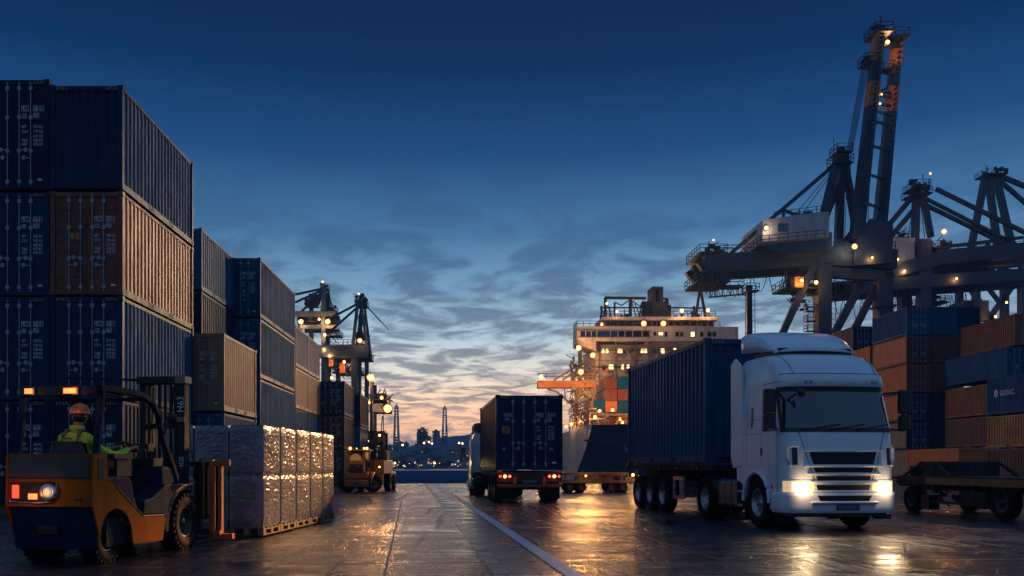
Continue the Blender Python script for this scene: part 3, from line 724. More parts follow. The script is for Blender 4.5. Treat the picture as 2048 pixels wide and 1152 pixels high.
# ------------------------------------------------------------------ near forklift
def forklift():
    o = thing('forklift', 'orange and navy forklift seen from behind carrying wrapped pallets on the left', 'forklift', (-5.36,10.95,0), R(-7.6))
    A = lambda c, z: None
    # counterweight: orange cover, grey inset panel, dark lower weight
    mb = MB(); hw = .60
    mb.grid(lambda u, v: ((2*u-1)*hw, .03 - .10*(1-(2*u-1)**2) + (.04 if v > .55 else 0)*(v-.55), .78+.68*v), 24, 14)
    mb.prism([(-.0,.78),(.34,.78),(.34,1.46),(.02,1.46)], hw-.004, hw, 'x'); mb.prism([(-.0,.78),(.34,.78),(.34,1.46),(.02,1.46)], -hw, -hw+.004, 'x')
    mb.box(-hw+.004,hw-.004,.03,.34,1.44,1.46)
    mb.box(-hw+.004,hw-.004,.0,.34,.775,.785)
    body = mb.build('counterweight', M_FORK, o)
    mb = MB(); mb.grid(lambda u, v: ((2*u-1)*(hw-.05), .004 - .100*(1-(2*u-1)**2), 1.16+.27*v), 16, 4); mb.build('rear_panel', M_FORKGREY, o)
    mb = MB(); mb.grid(lambda u, v: ((2*u-1)*(hw+.004), .02 - .105*(1-(2*u-1)**2), 1.135+.018*v), 16, 1); mb.build('trim_strip', M_BLACK, o)
    mb = MB(); mb.grid(lambda u, v: ((2*u-1)*(hw-.02), .06 - .10*(1-(2*u-1)**2) + .10*(1-v), .22+.565*v), 18, 4)
    mb.box(-hw+.02,-.05,.16,.5,.22,.78); mb.box(-.05,.22,.16,.4,.22,.78); mb.box(-.14,.14,-.04,.1,.42,.54,1)
    mb.build('lower_weight', [M_FORKBLUE, M_DARK], o)
    # lamp recess
    def q(u): return .02 - .103*(1-u*u)
    mb = MB(); mb.grid(lambda a, v: (-.53+.66*a, q((-.53+.66*a)/hw)-.006, .84+.24*v), 14, 3)
    rec = mb.build('lamp_panel', M_DARK, o)
    mb = MB(); n=20
    pts = [(-.54,.86),(-.53,.84),(-.1,.825),(.10,.84),(.15,.90),(.16,1.08)]
    mb.wire([(x, q(x/hw)-.012, z) for x, z in pts], .008, 5); mb.build('lamp_trim', M_ALU, rec)
    def lampgrid(x0,x1,z0,z1,mat,name):
        m = MB(); m.grid(lambda a, v: (x0+(x1-x0)*a, q((x0+(x1-x0)*a)/hw)-.012-.02*math.sin(math.pi*a)*math.sin(math.pi*v), z0+(z1-z0)*v), 8, 6); return m.build(name, mat, o)
    lampgrid(-.50,-.38,.885,1.055,M_RED,'tail_lamp'); lampgrid(-.235,-.10,.875,.945,M_AMBER,'indicator_lamp')
    m = MB(); m.lathe([(.072,.0),(.068,-.03),(.04,-.045),(0,-.05)], (.06,q(.1)-.01,.965), 'y', 18); m.build('reversing_lamp', M_CLEAR, o)
    m = MB(); m.lathe([(.110,.01),(.110,-.03),(.074,-.034)], (.06,q(.1)-.01,.965), 'y', 18); m.build('lamp_ring', M_ALU, o)
    m = MB(); m.box(.37,.46,q(.7)-.008,q(.7)+.02,.86,.88); m.build('badge', M_BLACK, o)
    # orange side sweep, both sides, wheel arch cut in
    def side(sx):
        arch = [(.55+.42*math.cos(a), .30+.43*math.sin(a)) for a in [R(d) for d in range(165, -1, -11)]]
        poly = [(.33,1.43),(.33,1.135),(.45,1.12),(.62,.98),(1.27,.59),(1.86,.57),(1.92,.50),(1.84,.19),(1.0,.215),(.97,.3)] + arch[::-1][1:] + [(.13,.46),(.0,.79),(.02,1.45),(.2,1.46)]
        m = MB(); x = sx*hw; m.prism(poly, x-.012*sx, x+.010*sx, 'x'); return m.build('side_panel', M_FORK, o)
    side(1); side(-1)
    m = MB(); m.wire([(hw+.012,.33,1.13),(hw+.012,.45,1.12),(hw+.012,.62,.98),(hw+.012,1.27,.59),(hw+.012,1.86,.57)], .009, 5); m.build('edge_trim', C_TAN, o)
    m = MB(); m.box(hw-.02,hw+.016,.115,.235,1.12,1.40); m.build('grab_slot', M_DARK, o)
    # chassis core, cowl, seat base, front fenders
    m = MB(); m.box(-.5,.5,.5,2.9,.22,.6); m.box(-.52,.52,.98,2.0,.55,.62); m.build('chassis', M_CHASSIS, o)
    m = MB(); m.prism([(.30,.7),(.30,1.10),(.36,1.17),(.95,1.16),(1.05,1.08),(1.08,.9),(1.25,.62),(.8,.62)], -.56, .575, 'x'); m.build('seat_base', M_FORKBLUE, o, .04, 3)
    m = MB(); m.prism([(1.98,.55),(1.9,1.0),(1.86,1.24),(1.92,1.30),(2.28,1.30),(2.36,1.22),(2.5,.75),(2.5,.55)], -.56, .565, 'x'); m.build('front_cowl', M_FORKBLUE, o, .05, 3)
    for sx in (-1,1):
        arch = [(2.58+.52*math.cos(R(d)), .40+.52*math.sin(R(d))) for d in range(62, 176, 9)]
        poly = [(1.27,.60),(1.30,.80),(1.55,.84),(1.95,1.02),(2.45,1.03),(2.85,1.0)] + arch + [(2.05,.30),(1.94,.30),(1.87,.58)]
        m = MB(); m.prism(poly, sx*.30, sx*.605, 'x'); m.build('fender', M_FORKBLUE, o, .02)
    m = MB(); m.wire([(.610,2.06,.62),(.612,2.12,.76),(.612,2.26,.90),(.612,2.5,.99),(.612,2.86,1.02)], .014, 5); m.build('fender_trim', C_ORANGE, o)
    # overhead guard
    m = MB(); z = 2.32
    for sx in (-1,1):
        x = sx*.55
        m.bar((x,.16,1.42),(x,.30,z-.02), .085,.075, up=(0,1,0))
        pts = [(x,.24,z),(x,.9,z+.015),(x,1.35,z-.01),(x,1.62,z-.08),(x,1.80,z-.24),(x,1.96,z-.62),(x,2.36,1.15),(x,2.44,.98)]
        for a, b in zip(pts, pts[1:]): m.bar(a, Vector(b)+(Vector(b)-Vector(a)).normalized()*.012, .075, .085)
    m.box(-.55,.55,.20,.30,z-.10,z+.035); m.bar((-.55,1.5,z-.05),(.55,1.5,z-.05), .06)
    for k in range(6): m.bar((-.42+.168*k,.28,z),(-.42+.168*k,1.5,z-.04), .025)
    m.build('overhead_guard', M_FORKBLUE, o, .012)
    for x0, x1 in ((-.45,-.345),(.10,.27)):
        m = MB(); m.box(x0-.025,x1+.025,.17,.20,z-.085,z+.01,1); m.box(x0,x1,.155,.172,z-.07,z-.005); m.build('warning_lamp', [M_AMBER, M_BLACK], o)
    light('POINT', (-.40,.05,z-.04), 1.6, (1,.30,.08), .05, parent=o); light('POINT', (.19,.05,z-.04), 2.4, (1,.30,.08), .05, parent=o)
    light('POINT', (-.17,-.2,.91), .6, (1,.35,.1), .05, parent=o); light('POINT', (-.44,-.22,.97), .5, (1,.1,.03), .05, parent=o)
    light('POINT', (.06,-.24,.965), .6, (1,.7,.42), .06, parent=o)
    # seat, steering wheel, controls
    m = MB(); m.grid(lambda u, v: ((2*u-1)*.27*(1-.18*max(0,v-.6)*2.5*abs(2*u-1)), .40-.05*v+.05*(2*u-1)**2-.03*math.sin(math.pi*v), 1.17+.46*v), 12, 10)
    m.grid(lambda u, v: ((2*u-1)*.25*(1-.18*max(0,v-.6)*2.5*abs(2*u-1)), .52-.03*v, 1.17+.44*v), 12, 10)
    m.grid(lambda u, v: ((2*u-1)*.27, .36+.16*v, 1.62-.02*abs(2*u-1)), 10, 2); m.box(-.26,.26,.42,.95,1.12,1.26); st = m.build('seat', M_BLACK, o)
    m = MB(); m.lathe([(.175+.016*math.cos(R(a)), .016*math.sin(R(a))) for a in range(0,361,40)], (0,0,0), 'z', 24); m.bar((-.17,0,0),(.17,0,0),.03,.02); m.bar((0,-.17,0),(0,0,0),.03,.02); m.lathe([(0,.02),(.05,.015),(.05,-.03)],n=12)
    sw = m.build('steering_wheel', M_BLACK, o); sw.location = (.16,1.62,1.52); sw.rotation_euler = (R(-48),0,0)
    m = MB(); m.tube((.16,1.64,1.50),(.16,2.0,1.2), .03); m.box(-.35,.42,1.92,2.2,1.28,1.42); m.box(-.28,.30,2.0,2.15,1.52,1.64); m.bar((.30,1.95,1.35),(.34,1.8,1.55),.02); m.bar((.38,1.95,1.35),(.42,1.82,1.53),.02); m.build('dashboard', M_BLACK, o)
    m = MB(); m.box(.40,.44,.86,1.25,1.16,1.42); m.box(.36,.47,.75,1.2,1.40,1.47); m.build('armrest', M_BLACK, o)
    m = MB(); m.wire([(.56,1.95,1.72),(.66,1.93,1.95),(.70,1.92,2.02)], .010, 5); m.lathe([(0,0),(.075,.0),(.09,.03),(.07,.06),(0,.065)], (.70,1.92,2.02), 'y', 14); m.build('mirror', M_BLACK, o)
    # mast
    m = MB()
    for x, w in ((-.38,.10),(-.26,.05),(.20,.06),(.30,.115)): m.box(x-w/2, x+w/2, 3.06, 3.24, .12, 2.70)
    m.box(-.46,.375,3.02,3.26,2.655,2.77); m.box(-.42,.36,3.08,3.2,1.92,2.0); m.box(-.42,.36,3.08,3.2,.9,1.0)
    for x in (-.12,-.02,.08): m.tube((x,3.15,.3),(x,3.15,2.66), .028, 8)
    for x in (-.20,.14): m.wire([(x,3.1,2.6),(x,3.05,2.0),(x+.02,3.04,1.4),(x,3.08,.8)], .014, 6)
    m.bar((-.46,3.1,2.72),(-1.35,2.3,2.70), .05,.035)
    mast = m.build('mast', M_CHASSIS, o, .006)
    m = MB(); m.box(.22,.385,3.005,3.02,2.655,2.775); m.box(.20,.385,3.0,3.02,2.02,2.10); m.box(.385,.39,3.02,3.26,2.66,2.77); m.build('mast_edge', C_TAN, mast)
    m = MB(); add_text(m, 'H63', 0, 0, 0, .17, .9); t = m.build('lettering', M_TEXT, mast); t.location = (.35,3.052,2.18); t.rotation_euler = (0,R(-90),0)
    m = MB(); add_text(m, '4525', 0, 0, 0, .11, .8); t = m.build('lettering', M_TEXT, mast); t.location = (.345,3.052,1.28); t.rotation_euler = (0,R(-90),0)
    # carriage and forks
    m = MB(); m.box(-.62,.72,3.34,3.42,1.30,1.37); m.box(-.62,.72,3.34,3.42,.42,.50); m.box(-.62,.72,3.34,3.42,.16,.24)
    for x in (-.6,-.3,.05,.44): m.box(x-.025,x+.025,3.34,3.40,.2,1.36)
    m.box(.40,.62,3.36,3.40,.5,1.3); m.box(.50,.53,3.30,3.36,.15,1.42); car = m.build('carriage', M_CHASSIS, o)
    m = MB(); m.box(.555,.58,3.31,3.345,.45,1.38); m.build('carriage_edge', C_ORANGE, car)
    m = MB()
    for x, dz in ((-.05,0),(.02,.1),(.45,.05)): m.wire([(x,3.05,2.3),(x+.05,2.98,1.7-dz),(x+.12,3.0,1.2),(x+.05,3.2,.95)], .013, 6)
    m.build('hydraulic_hose', M_BLACK, car)
    m = MB(); m.box(.66,.73,3.32,3.46,.10,1.40); m.box(.78,.845,3.40,3.50,.16,1.38); m.box(.66,.98,3.40,3.48,1.30,1.40); m.box(.66,1.04,3.38,3.5,.08,.17); m.box(.66,.85,3.32,3.42,.08,.22); m.build('side_frame', C_ORANGE, car, .006)
    m = MB(); m.box(.74,.78,3.40,3.44,.2,1.3); m.build('side_rod', M_FORKBLUE, car)
    for x in (-.4,.36):
        m = MB(); m.prism([(3.36,.05),(3.36,.75),(3.42,.75),(3.42,.10),(4.5,.08),(4.5,.05)], x-.06, x+.06, 'x'); m.build('fork', M_CHASSIS, o)
    wheel(o, (.38,.55,.36), .36, .24, 1, M_RIMDARK, True, rot=R(4)); wheel(o, (-.40,.55,.36), .36, .24, -1, M_RIMDARK, True)
    wheel(o, (.50,2.58,.42), .42, .27, 1, M_RIMDARK, True); wheel(o, (-.50,2.58,.42), .42, .27, -1, M_RIMDARK, True)
    return o
FL = forklift()
# ------------------------------------------------------------------ driver
M_SKIN = flat('skin', (.30,.16,.10), .5, noise=.1); M_VEST = flat('hi_vis_yellow', (.34,.62,.03), .75, noise=.25, nscale=9)
M_VEST.node_tree.nodes['Principled BSDF'].inputs['Emission Strength'].default_value = 0
M_TROUS = flat('dark_trousers', (.018,.02,.026), .8); M_HELM = flat('orange_helmet', (.68,.26,.04), .32, coat=.4, noise=.1); M_STRIPE = flat('grey_reflective', (.10,.085,.11), .45); M_GLOVE = flat('dark_glove', (.03,.028,.028), .8)
def skin(name, chains, mat, parent, sub=2):
    """chains: lists of (x,y,z,r); a chain may start with an index to an earlier vertex"""
    vs, es, rs, idx = [], [], [], {}
    for ch in chains:
        prev = None
        for p in ch:
            if isinstance(p, str): prev = idx[p]; continue
            k = None
            if len(p) == 5: k = p[4]
            vs.append(p[:3]); rs.append(p[3]); i = len(vs)-1
            if k: idx[k] = i
            if prev is not None: es.append((prev, i))
            prev = i
    me = bpy.data.meshes.new(name); me.from_pydata(vs, es, []); me.materials.append(mat)
    o = bpy.data.objects.new(name, me); COL.objects.link(o); o.parent = parent
    md = o.modifiers.new('Skin', 'SKIN'); md.use_smooth_shade = True
    for i, sv in enumerate(me.skin_vertices[0].data): sv.radius = (rs[i], rs[i]); sv.use_root = (i == 0)
    s = o.modifiers.new('Sub', 'SUBSURF'); s.levels = sub; s.render_levels = sub
    return o
def driver():
    o = thing('person', 'seated forklift driver in a green yellow hi-vis jacket and orange hard hat', 'person', FL.location, FL.rotation_euler[2])
    # local: y forward; hips on the seat, turned slightly to the right
    hip, sh, hd = (0.0,.68,1.27), (0.,.60,1.74), (.02,.64,1.98)
    RH = (.30,1.52,1.56); LH = (.03,1.56,1.57)
    fing = []
    for (hx,hy,hz,sx,k) in ((*RH,1,'rh'),(*LH,-1,'lh')):
        for i, (dx, L) in enumerate(((-.035,.075),(-.012,.085),(.012,.080),(.034,.062))):
            fing.append([k, (hx+dx,hy+.05,hz+.025,.011), (hx+dx,hy+.05+L*.55,hz+.03,.010), (hx+dx,hy+.05+L*.8,hz-.005,.009), (hx+dx,hy+.05+L*.55,hz-.03,.008)])
        fing.append([k, (hx-sx*.045,hy+.03,hz+.005,.012), (hx-sx*.055,hy+.075,hz-.012,.010)])
    body = skin('body', [
        [(*hip,.15,'hip'),(0,.65,1.45,.13),(0,.61,1.62,.13,'chest'),(0.005,.60,1.76,.075,'neck'),(.015,.62,1.86,.058),(.02,.645,1.95,.088,'head'),(.022,.655,2.02,.092),(.022,.655,2.08,.07)],
        ['chest',(.17,.60,1.68,.065),(.25,.74,1.50,.05),(.30,1.05,1.44,.045),(.30,1.36,1.52,.032),(*RH,.036,'rh')],
        ['chest',(-.17,.60,1.68,.065),(-.25,.74,1.50,.05),(-.20,1.08,1.44,.045),(-.04,1.40,1.53,.032),(*LH,.036,'lh')],
        ['hip',(.11,.80,1.28,.095),(.16,1.25,1.30,.075),(.17,1.45,1.0,.055),(.17,1.50,.70,.045),(.17,1.65,.66,.04)],
        ['hip',(-.11,.80,1.28,.095),(-.14,1.25,1.30,.075),(-.14,1.45,1.0,.055),(-.14,1.50,.70,.045),(-.14,1.65,.66,.04)]] + fing, M_SKIN, o)
    skin('jacket', [
        [(0,.675,1.24,.175,'hip'),(0,.64,1.42,.17),(0,.60,1.58,.172,'c'),(0,.60,1.69,.13),(.005,.605,1.79,.082)],
        ['c',(.19,.605,1.67,.092),(.265,.74,1.50,.074),(.312,1.04,1.44,.066),(.305,1.30,1.505,.052),(.302,1.42,1.54,.05)],
        ['c',(-.19,.605,1.67,.092),(-.265,.74,1.50,.074),(-.21,1.07,1.44,.066),(-.07,1.33,1.515,.052),(.0,1.45,1.55,.05)]], M_VEST, body)
    skin('trousers', [[(0,.70,1.24,.165,'hip'),(0,.72,1.30,.15)],
        ['hip',(.11,.80,1.28,.11),(.16,1.25,1.31,.09),(.17,1.45,1.0,.068),(.17,1.50,.74,.06)],
        ['hip',(-.11,.80,1.28,.11),(-.14,1.25,1.31,.09),(-.14,1.45,1.0,.068),(-.14,1.50,.74,.06)]], M_TROUS, body)
    for x, y in ((.17,1.56),(-.14,1.56)):
        m = MB(); m.grid(lambda u, v: (x+.055*math.cos(2*math.pi*u)*(1-.35*abs(v-.4)), y-.1+.28*v, .655+.05*math.sin(2*math.pi*u)), 12, 5); m.build('boot', M_BLACK, body)
    # reflective stripes, back print
    m = MB()
    for x in (-.105,.105):
        m.wire([(x,.435,1.36),(x*1.02,.428,1.50),(x*1.05,.432,1.62),(x*1.05,.47,1.72),(x*.95,.55,1.79),(x*.95,.64,1.775)], .019, 6)
    m.build('reflective_stripe', M_STRIPE, body)
    m = MB(); m.box(-.07,.045,.418,.43,1.655,1.68); m.box(-.085,.03,.415,.43,1.60,1.622); m.build('back_print', M_STRIPE, body)
    m = MB(); m.lathe([(.088,1.76),(.098,1.80),(.092,1.85),(.07,1.84)], (.008,.612,0), 'z', 14); m.build('collar', M_VEST, body)
    # face and hair, turned to the right
    m = MB(); m.sphere((.025,.628,1.965), .094, 0, 14, 1.02); m.build('hair', M_BLACK, body)
    m = MB(); m.sphere((.060,.755,1.972), .013, 0, 8); m.sphere((.006,.764,1.972), .013, 0, 8); m.build('eyes', M_TEXT, body)
    m = MB(); m.prism([(.715,1.985),(.79,1.945),(.74,1.93)], .025, .055, 'x'); m.build('nose', M_SKIN, body)
    m = MB(); m.cbox((.04,.735,1.905),(.05,.02,.012)); m.build('mouth', flat('lips',(.2,.07,.05),.5), body)
    for x in (-.075,.122): 
        m = MB(); m.lathe([(0,-.006),(.02,-.004),(.026,.006),(0,.008)], (x,.655,1.965), 'x', 10); m.build('ear', M_SKIN, body)
    m = MB(); m.lathe([(.128,2.015),(.126,2.035),(.118,2.075),(.098,2.115),(.06,2.142),(.02,2.150),(0,2.150)], (.022,.65,0), 'z', 24)
    m.grid(lambda u, v: (.022+(.126+.045*v*max(.15,math.cos(2*math.pi*(u-.03))))*math.sin(2*math.pi*u), .65+(.126+.06*v*max(.12,math.cos(2*math.pi*(u-.03))))*math.cos(2*math.pi*u), 2.022-.012*v), 28, 2)
    m.bar((.022,.53,2.10),(.022,.65,2.158),.035,.012); m.bar((.022,.65,2.158),(.022,.77,2.10),.035,.012)
    h = m.build('hard_hat', M_HELM, body)
    g = skin('gloves', [[(RH[0],RH[1]-.02,RH[2]+.004,.044),(RH[0],RH[1]+.05,RH[2]+.02,.042)]], M_GLOVE, body, 1)
driver()
# ------------------------------------------------------------------ wrapped pallets
def wrap_mat():
    t = NT('stretch_wrap'); v = t.coord(); vv = t.coord(scale=(1,.8,2.2))
    n = t.noise(vv, 5., 8, .65, 1.8); n2 = t.noise(t.coord(scale=(1.5,1.5,.6), rot=(.5,.6,.2)), 9., 6, .6, 2.5); n3 = t.noise(v, 2., 4)
    ridge = t.math('ABSOLUTE', t.math('SUBTRACT', n, .5)); ridge2 = t.math('ABSOLUTE', t.math('SUBTRACT', n2, .5))
    t.l(t.ramp(n3, [(.3, (.15,.15,.155)), (.7, (.22,.22,.225))]), t.b.inputs['Base Color'])
    t.l(t.ramp(n, [(.3, .19), (.7, .30)]), t.b.inputs['Roughness']); t.b.inputs['Specular IOR Level'].default_value = 1.
    t.b.inputs['Coat Weight'].default_value = .55; t.b.inputs['Coat Roughness'].default_value = .13
    h = t.math('ADD', t.math('POWER', t.math('SUBTRACT', 1., t.math('MULTIPLY', ridge, 2.), 0., True), 5.), t.math('MULTIPLY', t.math('POWER', t.math('SUBTRACT', 1., t.math('MULTIPLY', ridge2, 2.), 0., True), 6.), .8))
    bp = t.bump(h, .12, .012); t.l(bp.outputs[0], t.b.inputs['Coat Normal']); return t.mat
M_WRAP = wrap_mat(); M_SEAM = flat('load_gap', (.02,.02,.022), .6)
M_CARTON = flat('carton', (.16,.12,.08), .8)
PA = R(-6)
def pallet(label, x0, y0, w=.665, d=.99, z0=.035, seed=0):
    o = thing('wrapped_pallet', label, 'pallet', (x0+w/2, y0+d/2, z0), PA, 'wrapped pallets carried by the forklift')
    hw, hd = w/2-.006, d/2-.008; m = MB()
    for k in range(5): y = -hd+.05+k*(2*hd-.1)/4; m.box(-hw,hw,y-.05,y+.05,.122,.145)
    for x in (-hw+.05,0,hw-.05):
        m.box(x-.05,x+.05,-hd,hd,.098,.121); m.box(x-.05,x+.05,-hd,hd,0,.022)
        for y in (-hd+.07,0,hd-.07): m.box(x-.05,x+.05,y-.07,y+.07,.023,.097)
    m.build('pallet_base', M_WOOD, o)
    rr = random.Random(seed); ph = [rr.uniform(0,6) for _ in range(8)]
    for lo, hi, nm in ((.150,1.085,0),(1.092,2.01,1)):
        m = MB(); N = 160; K = 54
        def pt(u, v):
            a = u*4; s = int(a) % 4; f = a-int(a); c = [(-hw,-hd),(hw,-hd),(hw,hd),(-hw,hd)]
            p0, p1 = c[s], c[(s+1)%4]; x = p0[0]+(p1[0]-p0[0])*f; y = p0[1]+(p1[1]-p0[1])*f
            e = min(f,1-f)*2; z = lo+(hi-lo)*v
            b = .004*math.sin(9*v+ph[s])*math.sin(7*f+ph[s+1])
            pin = -.016*math.exp(-((v-.0)/.07)**2) - .014*math.exp(-((v-1.)/.06)**2)
            h = (x if s % 2 == 0 else y)*1.; fx = h*(1 if s in (0,3) else 1)
            def rid(a, k): return max(0., 1-abs(mnoise.noise(a))*k)
            q1 = Vector((fx*4.+z*1.5+seed*3.7+s*9, z*17.-fx*3.0, seed*2.3)); q2 = Vector((fx*5.+z*9+seed, z*12.-fx*14., s*5.+seed)); q3 = Vector((fx*5.-z*10.+seed*5, z*11.+fx*16., s*3.-seed))
            cr = rid(q1,5.)**2*.009 + rid(q2,6.)**2*.008 + rid(q3,6.)**2*.008 + mnoise.noise(Vector((fx*1.6,seed,z*22.)))*.003
            pull = ((b+cr)*min(1,e*3+.15) + pin)
            nx, ny = ((0,-1),(1,0),(0,1),(-1,0))[s]
            r = .988 - .022*(1-e)**6
            return (x*r+nx*pull, y*r+ny*pull, z)
        m.grid(pt, N, K); m.grid(lambda u, v: ((2*u-1)*hw*.96,(2*v-1)*hd*.96,hi-.004+.008*math.sin(9*u+ph[0])*math.sin(8*v)), 8, 8)
        m.build('wrapped_load', M_WRAP, o)
    m = MB(); m.box(-hw+.03,hw-.03,-hd+.03,hd-.03,.146,1.98); m.build('carton_stack', M_CARTON, o)
Yp = 15.45; Xp = -3.66
pal_l = ['nearest wrapped pallet load at the lit corner','wrapped pallet load second along the golden lit side','wrapped pallet load in the middle of the golden lit side','wrapped pallet load second from the far end of the lit side','wrapped pallet load at the far end of the golden lit side']
def prow(i, k):      # i across (0 = lit column, to the left), k along the row
    u, v = -.665*i - .3325, .495 + 1.005*k
    return Xp + u*math.cos(PA) - v*math.sin(PA), Yp + u*math.sin(PA) + v*math.cos(PA)
def pal(i, k, lab, seed):
    x, y = prow(i, k); pallet(lab, x-.3325, y-.495, seed=seed)
for k in range(5): pal(0, k, pal_l[k], k)
pal(1, 0, 'dark side wrapped pallet load between the mast and the lit corner', 11)
pal(2, 0, 'wrapped pallet load mostly hidden behind the forklift mast', 12)
# ------------------------------------------------------------------ white truck tractor
M_TRIM = flat('dark_seam', (.02,.021,.024), .6)
M_PLATE = flat('blank_plate', (.13,.16,.22), .4)
M_HEADGLASS = glow('headlamp_glass', (1,.66,.33), .55)
def lerp_tab(tab, z):
    if z <= tab[0][0]: return tab[0][1:]
    for a, b in zip(tab, tab[1:]):
        if z <= b[0]:
            f = (z-a[0])/(b[0]-a[0]); return tuple(p+(q-p)*f for p, q in zip(a[1:], b[1:]))
    return tab[-1][1:]
CAB = [ # z, front y, half width, corner radius, bow
 (.40,.03,1.165,.26,.07),(.75,.00,1.17,.28,.08),(1.30,.00,1.17,.30,.09),(2.0,.06,1.17,.30,.10),(2.45,.20,1.155,.30,.12),(2.86,.33,1.14,.30,.13),(2.95,.24,1.14,.32,.15),
 (3.13,.30,1.13,.34,.16),(3.18,.36,1.12,.36,.16),(3.40,.52,1.08,.40,.17),(3.56,.74,1.02,.44,.16),(3.64,1.0,.96,.46,.12),(3.66,1.4,.93,.46,.05)]
def cab_pt(s, z, off=0.):
    yf, hw, r, bow = lerp_tab(CAB, z); hf = hw-r; a = math.pi*r/2; t = abs(s); sg = 1 if s >= 0 else -1
    if t < hf:
        x, y = t, yf - bow*(1-(t/hw)**2); nx, ny = 0., -1.
    elif t < hf+a:
        th = (t-hf)/r; y0 = yf - bow*(1-(hf/hw)**2); k = (yf+r - (y0)) / r
        x, y = hf + r*math.sin(th), (yf+r) - (yf+r-y0)*math.cos(th); nx, ny = math.sin(th), -math.cos(th)
    else:
        x, y = hw, yf+r+(t-hf-a); nx, ny = 1., 0.
    return ((x+nx*off)*sg, y+ny*off, z)
def cab_corner(z):
    yf, hw, r, bow = lerp_tab(CAB, z); return hw-r, hw-r+math.pi*r/2, yf+r
def cab_side_s(y, z):       # s of a point on the side at depth y
    hf, hc, ys = cab_corner(z); return hc + (y-ys)
def cpatch(m, s0, s1, z0, z1, off, nu=16, nv=6, mi=0):
    """s0, s1 may be functions of z"""
    f0 = s0 if callable(s0) else (lambda z: s0); f1 = s1 if callable(s1) else (lambda z: s1)
    m.grid(lambda u, v: cab_pt(f0(z0+(z1-z0)*v) + (f1(z0+(z1-z0)*v)-f0(z0+(z1-z0)*v))*u, z0+(z1-z0)*v, off), nu, nv, mi)
def side_patch(m, sg, y0, y1, z0, z1, off, mi=0, nu=6, nv=5, sl=0.):
    a = lambda z: sg*cab_side_s(y0 + sl*(z-z0), z); b = lambda z: sg*cab_side_s(y1, z)
    cpatch(m, a, b, z0, z1, off, nu, nv, mi)
def tractor(name, label, loc, rz, scale=None, lamps=True, det=True):
    o = thing(name, label, 'truck', loc, rz, None, scale)
    REAR = 2.35; ZB = 1.30
    m = MB(); zs = [ZB,1.6,1.9,2.1,2.45,2.7,2.86,2.95,3.05,3.13,3.18,3.3,3.40,3.48,3.56,3.61,3.64,3.66]; n = 60
    def loop(z):
        smax = cab_side_s(REAR, z); hf, hc, _ = cab_corner(z); ss = []
        for k in range(n+1):
            t = 2*k/n-1; ss.append(math.copysign(abs(t)**.9*smax, t))
        return [cab_pt(s, z) for s in ss]
    loops = [loop(z) for z in zs]; vs = [p for L in loops for p in L]; fs = []
    for j in range(len(zs)-1):
        for i in range(n): fs.append((j*(n+1)+i, j*(n+1)+i+1, (j+1)*(n+1)+i+1, (j+1)*(n+1)+i))
    m.add(vs, fs, 0, True); m.add(loops[-1], [tuple(range(n+1))], 0, False); m.add(loops[0], [tuple(range(n+1))], 1, False)
    m.add([L[0] for L in loops] + [L[-1] for L in loops][::-1], [tuple(range(2*len(loops)))])
    cab = m.build('cab', [M_WHITE, M_DARK], o)
    # seams and creases as thin dark lines
    m = MB()
    for sg in (-1,1):
        for y in (1.06,1.78): side_patch(m, sg, y, y+.010, ZB+.01, 2.95 if y < 1.5 else 3.3, .003)
        side_patch(m, sg, .36, .37, ZB, 2.0, .003); side_patch(m, sg, 1.06, 2.34, 1.98, 1.987, .003); side_patch(m, sg, 1.79, 2.34, 2.62, 2.63, .003)
        side_patch(m, sg, 1.06, 1.78, 2.28, 2.286, .003); side_patch(m, sg, .38, 1.05, 3.0, 3.012, .003); 
        m.wire([cab_pt(sg*(.84-.13*(z-.8)) if False else sg*(.60+.30*(z-1.0)), z, .003) for z in [1.0+.1*k for k in range(11)]], .006, 4)
        m.wire([cab_pt(sg*(.86+.16*(z-3.18)), z, .003) for z in [3.16+.05*k for k in range(10)]], .006, 4)
    cpatch(m, -1.15, 1.15, 3.155, 3.172, .003, 30, 1)
    m.build('seam', M_TRIM, cab)
    # windscreen in its black surround
    m = MB(); w1 = lambda z: cab_corner(z)[1]*.93; cpatch(m, lambda z: -w1(z), w1, 1.98, 2.90, .006, 40, 8); m.build('windscreen_surround', M_BLACK, o)
    m = MB(); w0 = lambda z: cab_corner(z)[1]*.87; cpatch(m, lambda z: -w0(z), w0, 2.06, 2.80, .010, 40, 8); ws = m.build('windscreen', M_GLASS, o)
    for s0, s1 in ((-.75,-.05),(-.2,.45),(.35,.95)):
        m = MB(); m.bar(cab_pt(s0,2.03,.03), cab_pt(s1,2.13,.03), .02); m.bar(cab_pt(s0-.05,2.00,.02), cab_pt(s0,2.04,.03), .035); m.build('wiper', M_BLACK, ws)
    # side windows and door
    for sg in (-1,1):
        m = MB(); side_patch(m, sg, .40, 1.02, 2.02, 2.80, .006, 0, 8, 8, .12); m.build('window_frame', M_TRIM, o)
        m = MB(); side_patch(m, sg, .46, .97, 2.07, 2.75, .010, 0, 8, 8, .12); m.build('side_window', M_GLASS, o)
        m = MB(); side_patch(m, sg, 1.02, 1.12, 1.52, 1.68, .006); m.build('door_handle', M_BLACK, o)
        m = MB(); side_patch(m, sg, 1.50, 1.58, 2.12, 2.55, .006); m.build('air_slot', M_BLACK, o)
        m = MB(); cpatch(m, sg*.93, sg*1.03, 1.32, 1.66, .006, 4, 6); m.build('corner_vent', M_BLACK, o)
        m = MB(); m.wire([cab_pt(sg*.90,1.70,.01), cab_pt(sg*1.0,1.72,.03), cab_pt(sg*1.10,1.66,.035), cab_pt(sg*1.12,1.45,.03), cab_pt(sg*1.06,1.30,.01)], .035, 8); m.build('corner_deflector', M_WHITE, o)
